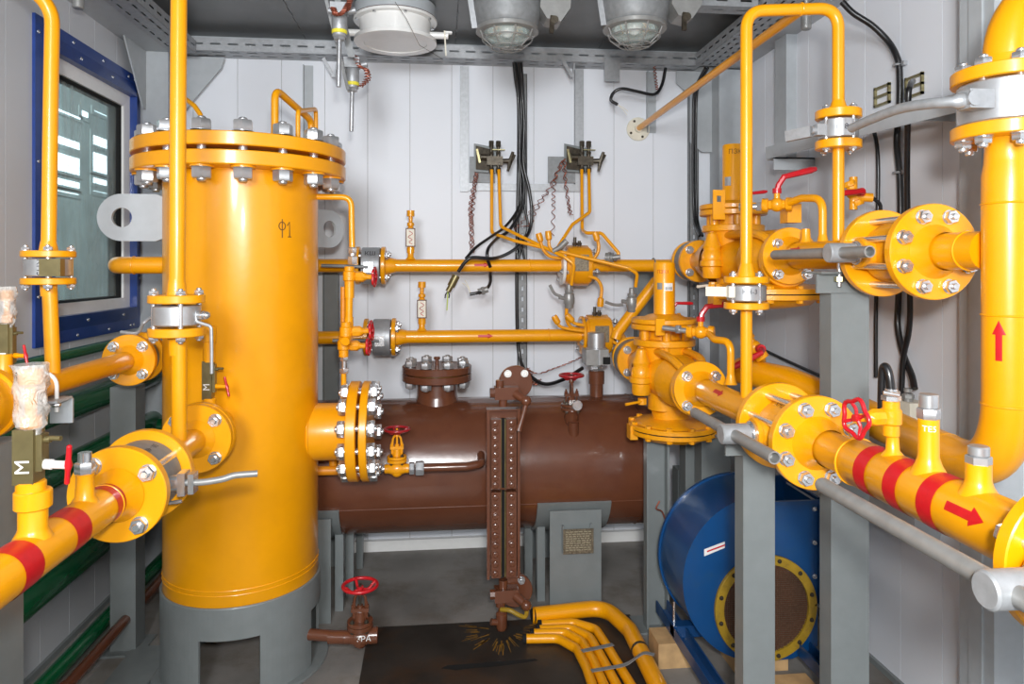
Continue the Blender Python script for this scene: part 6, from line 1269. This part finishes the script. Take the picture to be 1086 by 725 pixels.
p = atY(512, 308, 3.11); b = MB(); b.cyl(p+V((-.02,0,-.006)), p+V((.022,0,.006)), .014, seg=12); hexnut(b, p+V((-.006,0,-.002)), .014, .020, (1,0,.2)); solo('cable_gland', 'grey cable gland on the black cable end below the upper pipe', 'gland', b, 'tube_steel')
p = atY(482, 297, 3.05); q = atY(475, 309, 3.05); b = MB(); b.cyl(p+V((.008,0,.02)), p+(q-p)*.55, .017, seg=14); b.cyl(p+(q-p)*.5, q, .012, seg=12); solo('cable_gland', 'dark brown gland at the end of the cable hanging in front of the upper pipe', 'gland', b, 'olive')
for i, (e, m_, lab) in enumerate([((472, 316), 'rubber', 'black wire end below the dark brown gland'), ((474, 329), 'green_yellow', 'green-yellow earth wire hanging below the dark brown gland'), ((476, 316), 'rubber', 'short black wire end right of the earth wire')]):
    b = MB(); b.tube(smooth_path([q, (q+atY(e[0], e[1], 3.05))/2 + V((.004*(i-1),0,0)), atY(e[0], e[1], 3.05)], 4), .0028, 6); solo('wire', lab, 'wire', b, m_)
for i, e in enumerate([(493, 297), (490, 300)]):
    b = MB(); b.tube(smooth_path([atY(499, 312, 3.10), atY(497-i, 304, 3.10), atY(e[0], e[1], 3.10)], 4), .0018, 5); solo('wire', 'bare pale wire end left of the grey gland, %s' % ('taller' if i == 0 else 'shorter'), 'wire', b, 'cream')
cable('black cable hanging from the back tray to a stripped end above the pale flange', [(706, 72, 3.28), (702, 90, 3.28), (694, 100, 3.26), (676, 97, 3.24), (660, 94, 3.24), (651, 98, 3.25), (648, 106, 3.25), (655, 111, 3.25)], .0075)
for i, e in enumerate([(666, 118), (665, 122)]):
    b = MB(); b.tube([atY(655, 111, 3.25), atY(661, 114+i*2, 3.25), atY(e[0], e[1], 3.25)], .0016, 5); solo('wire', 'stripped white wire of the cable above the pale flange, %s' % ('upper' if i == 0 else 'lower'), 'wire', b, 'cream')
for k, (lab, dx) in enumerate([('black cable on the slotted strut beside the right corner, left one', 0), ('black cable on the slotted strut beside the right corner, right one', 3)]):
    cable(lab, [(748+dx, 72, 3.22), (741+dx, 85, 3.30), (736+dx, 100, 3.34), (735+dx, 140, 3.37), (735+dx, 200, 3.37), (737+dx, 235, 3.35), (742+dx, 250, 3.25)], .0065)
# right wall cables
def rcable(lab, pts, r): 
    b = MB(); b.tube(smooth_path([atX(x, y, X) for x, y, X in pts], 6), r, 10); return solo('cable', lab, 'cable', b, 'rubber')
rcable('thick black cable arching from the right ceiling tray and running down the right wall', [(893, 2, 1.33), (905, 14, 1.36), (925, 27, 1.41), (942, 44, 1.45), (951, 60, 1.46), (954, 75, 1.465), (954, 110, 1.465), (951, 150, 1.465), (954, 185, 1.465), (955, 230, 1.465), (953, 310, 1.465), (952, 345, 1.465), (958, 375, 1.46), (967, 398, 1.45), (970, 412, 1.44)], .0100)
rcable('black cable hanging over the end of the wall shelf, right of the thick cable', [(968, 86, 1.40), (965, 92, 1.34), (963, 110, 1.33), (962, 200, 1.38), (965, 310, 1.42), (964, 350, 1.43), (958, 380, 1.44), (956, 420, 1.44)], .0085)
rcable('thin black cable on the right wall behind the loop, left of the thick cable', [(922, 132, 1.45), (927, 140, 1.46), (931, 165, 1.465), (931, 225, 1.465), (929, 330, 1.465), (929, 400, 1.465)], .0065)
rcable('thin black cable sloping across the right wall below the upper casing', [(808, 370, 1.45), (840, 385, 1.46), (880, 403, 1.465)], .0065)
for x, y, lab in [(954, 69, 'grey clip holding the thick wall cable near the top'), (954, 183, 'grey clip holding the thick wall cable above the upper valve')]:
    p = atX(x, y, 1.47); b = MB(); b.torus(p+V((-.006,0,0)), (0,0,1), .0125, .004, 16, 6); b.cbox(p+V((0,-.018,0)), (.012, .022, .014)); solo('cable_clip', lab, 'clip', b, 'galv')
jb = atX(963, 436, 1.43); t = thing('junction_box', 'small pale grey junction box on the right wall behind the outlet pipe fittings', 'box', jb)
part(t, 'box', MB().cbox(jb+V((.01,0,0)), (.06, .072, .062)), 'cream'); b = MB(); b.cyl(jb+V((0,0,.031)), jb+V((0,0,.055)), .014, seg=14); hexnut(b, jb+V((0,0,.040)), .012, .018); b.cyl(jb+V((0,0,.06)), jb+V((0,0,.07)), .013, seg=12); b.cyl(jb+V((0,0,-.031)), jb+V((0,0,-.07)), .014, seg=14); hexnut(b, jb+V((0,0,-.046)), .012, .018); part(t, 'gland', b, 'tube_steel')
# wall shelf angle and its clips
sh = thing('wall_shelf', 'long narrow grey angle shelf on brackets along the right wall', 'shelf', (1.38, 2.3, 1.80))
a0_, a1_ = atX(812, 157, 1.30), atX(1015, 100, 1.30)
b = MB(); b.add([a1_, a0_, a0_+V((.14,0,0)), a1_+V((.14,0,0)), a1_+V((0,0,.003)), a0_+V((0,0,.003)), a0_+V((.14,0,.003)), a1_+V((.14,0,.003))], [(0,3,2,1),(4,5,6,7),(0,1,5,4),(1,2,6,5),(2,3,7,6),(3,0,4,7)])
b.add([a1_, a0_, a0_+V((0,0,-.045)), a1_+V((0,0,-.045)), a1_+V((.003,0,0)), a0_+V((.003,0,0)), a0_+V((.003,0,-.045)), a1_+V((.003,0,-.045))], [(0,3,2,1),(4,5,6,7),(0,1,5,4),(1,2,6,5),(2,3,7,6),(3,0,4,7)])
part(sh, 'angle', b, 'grey_light', smooth=False)
for x, y in [(840, 168), (1000, 112)]:
    p = atX(x, y, 1.40); part(sh, 'bracket', MB().box((1.31, p.y-.03, p.z-.05), (1.479, p.y-.024, p.z)).box((1.31, p.y-.03, p.z-.006), (1.479, p.y+.03, p.z)), 'grey_light', smooth=False)
for x, y, lab in [(936, 101, 'small brass-coloured slotted clip on the right wall, left of the thick cable'), (970, 91, 'small brass-coloured slotted clip on the right wall at the cable end'), (838, 138, 'small slotted clip on the right wall behind the shelf, near the loop')]:
    p = atX(x, y, 1.476); b = MB(); h_, w_ = .034, .040
    b.box((1.470, p.y-w_, p.z-h_), (1.479, p.y-w_+.006, p.z+h_)).box((1.470, p.y+w_-.006, p.z-h_), (1.479, p.y+w_, p.z+h_))
    for k in range(3): b.box((1.470, p.y-w_, p.z-h_+.029*k), (1.479, p.y+w_, p.z-h_+.008+.029*k))
    solo('slotted_clip', lab, 'clip', b, 'brass', smooth=False)
for px, py, lab, w_ in [(855, 25, 'small grey cylinder fitting under the right ceiling tray', atY)]:
    p = atY(px, py, 2.20); b = MB(); b.bcyl(p+V((0,0,-.02)), p+V((0,0,.03)), .016, .003, 20); b.cyl(p+V((0,0,.03)), V((p.x, p.y, 2.32)), .006, seg=8); solo('detector', lab, 'fitting', b, 'tube_steel')
p = atY(83, 3, 2.55); b = MB(); b.bcyl(p+V((0,0,-.02)), p+V((0,0,.05)), .018, .003, 20); solo('detector', 'small grey cylinder fitting under the left ceiling beam', 'fitting', b, 'tube_steel')
# ================================================================ FLOOR
q = [atZ(391, 665.4, .006), atZ(668, 651.4, .006), atZ(700, 716, .006)]
pl = solo('floor_plate', 'dark oily steel plate lying on the floor in front of the tank', 'plate', MB().prism([(q[0].x, q[0].y), (q[0].x+.01, 1.6), (.72, 1.6), (q[2].x+.0, q[2].y), (q[1].x, q[1].y)], (0,0,.0005), (1,0,0), (0,1,0), .0065), 'plate', smooth=False)
pl['label'] = 'dark oily steel plate lying on the floor in front of the tank'
b = MB(); rn = random.Random(11); cc = atZ(533, 668, .0075)
for k in range(80):
    a = rn.uniform(0, 2*PI); 
    r0_ = rn.uniform(.05, .11); L = rn.uniform(.02, .09); e = V((math.cos(a), math.sin(a), 0)); s_ = V((-e.y, e.x, 0))*rn.uniform(.0012, .0030); o = cc + e*r0_
    if o.y > q[0].y - .02 or (o+e*L).y > q[0].y - .02: continue
    b.add([o-s_, o+s_, o+e*L+s_*.5, o+e*L-s_*.5], [(0,1,2,3)])
solo('paint_splash', 'yellow paint overspray streaks on the dark steel plate', 'paint', b, 'splash', kind='stuff', smooth=False)
b = MB(); cc = atZ(515, 704, .0076)
b = MB(); b.add([V((cc.x+dx, cc.y+dy, .0078)) for dx, dy in [(-.15,-.010),(-.10,-.026),(-.04,-.020),(.06,-.014),(.18,.004),(.17,.016),(.05,.012),(-.13,.006)]], [tuple(range(8))]); solo('stain', 'long black stain on the dark steel plate', 'stain', b, 'black', smooth=False)
# yellow bundle: one thick and four thin pipes bent along the plate
def bundle(lab, pts, r, z, end='black', bend=.12):
    P = [atZ(x, y, z) for x, y in pts]; t = thing('gas_pipe', lab, 'pipe', (P[0].x, P[0].y, 0), 'yellow pipes on the floor plate')
    d = (P[0]-P[1]).normalized(); b = MB(); b.tube(fil(P, bend, 10), r, 24); part(t, 'pipe', b, 'yellow')
    part(t, 'open_end', MB().cyl(P[0]-d*.001, P[0]+d*.012, r*1.02 if r < .02 else r*.80, seg=20), 'black', 'dark open end'); return t
bt = bundle('thick yellow pipe of the bundle lying on the floor plate', [(567, 652), (642, 643.5), (668, 668), (697, 726), (760, 850)], .029, .040, bend=.14)
part(bt, 'rim', MB().torus(atZ(566, 652.2, .040), (1,-.1,0), .026, .004, 24, 8), 'cast_yellow')
del_ = [('thin yellow pipe on the floor plate, nearest the thick one', [(574, 662), (608, 660), (632, 667), (644, 685), (690, 760)]),
        ('thin yellow pipe on the floor plate, second from the thick one', [(572, 667.5), (606, 666), (626, 676), (636, 693), (675, 765)]),
        ('thin yellow pipe on the floor plate, third from the thick one', [(566, 671.5), (600, 670.5), (618, 681), (629, 700), (660, 770)]),
        ('thin yellow pipe on the floor plate, the nearest to the camera', [(558, 677), (592, 676.5), (612, 688), (622, 708), (645, 775)])]
for lab, pts in del_: bundle(lab, pts, .0160, .024, bend=.09)
def strap(lab, pts, z, wd=.018):
    P = smooth_path([atZ(x, y, z + dz) for x, y, dz in pts], 5); b = MB()
    for i in range(len(P)-1): b.obox(P[i], P[i+1] + (P[i+1]-P[i])*.05, wd, .002, (0,0,1))
    solo('strap', lab, 'strap', b, 'dark_steel' if 0 else 'galv_dull')
strap('grey metal strap across the four thin floor pipes, the farther one', [(617, 690, 0), (632, 687, 0), (650, 683, 0)], .043)
strap('grey metal strap across the floor pipes, nearest the camera, its end curling up', [(627, 711, 0), (645, 708, .002), (664, 704, .008), (676, 696, .035), (684, 692, .05), (694, 694, .05)], .043, .016)
P2, P3 = atZ(668, 668, .040), atZ(697, 726, .040); d = (P3-P2).normalized()
b = MB(); b.cyl(P2+d*.13, P2+d*.142, .0305, seg=28); solo('strap', 'thin dark band round the thick floor pipe', 'strap', b, 'dark_steel')
p = atZ(650, 577, .01); b = MB(); b.box((p.x-.03, p.y+.10, 0), (p.x+.06, p.y+.17, .022)); solo('offcut', 'small pale panel offcut on the floor right of the saddle', 'offcut', b, 'label')
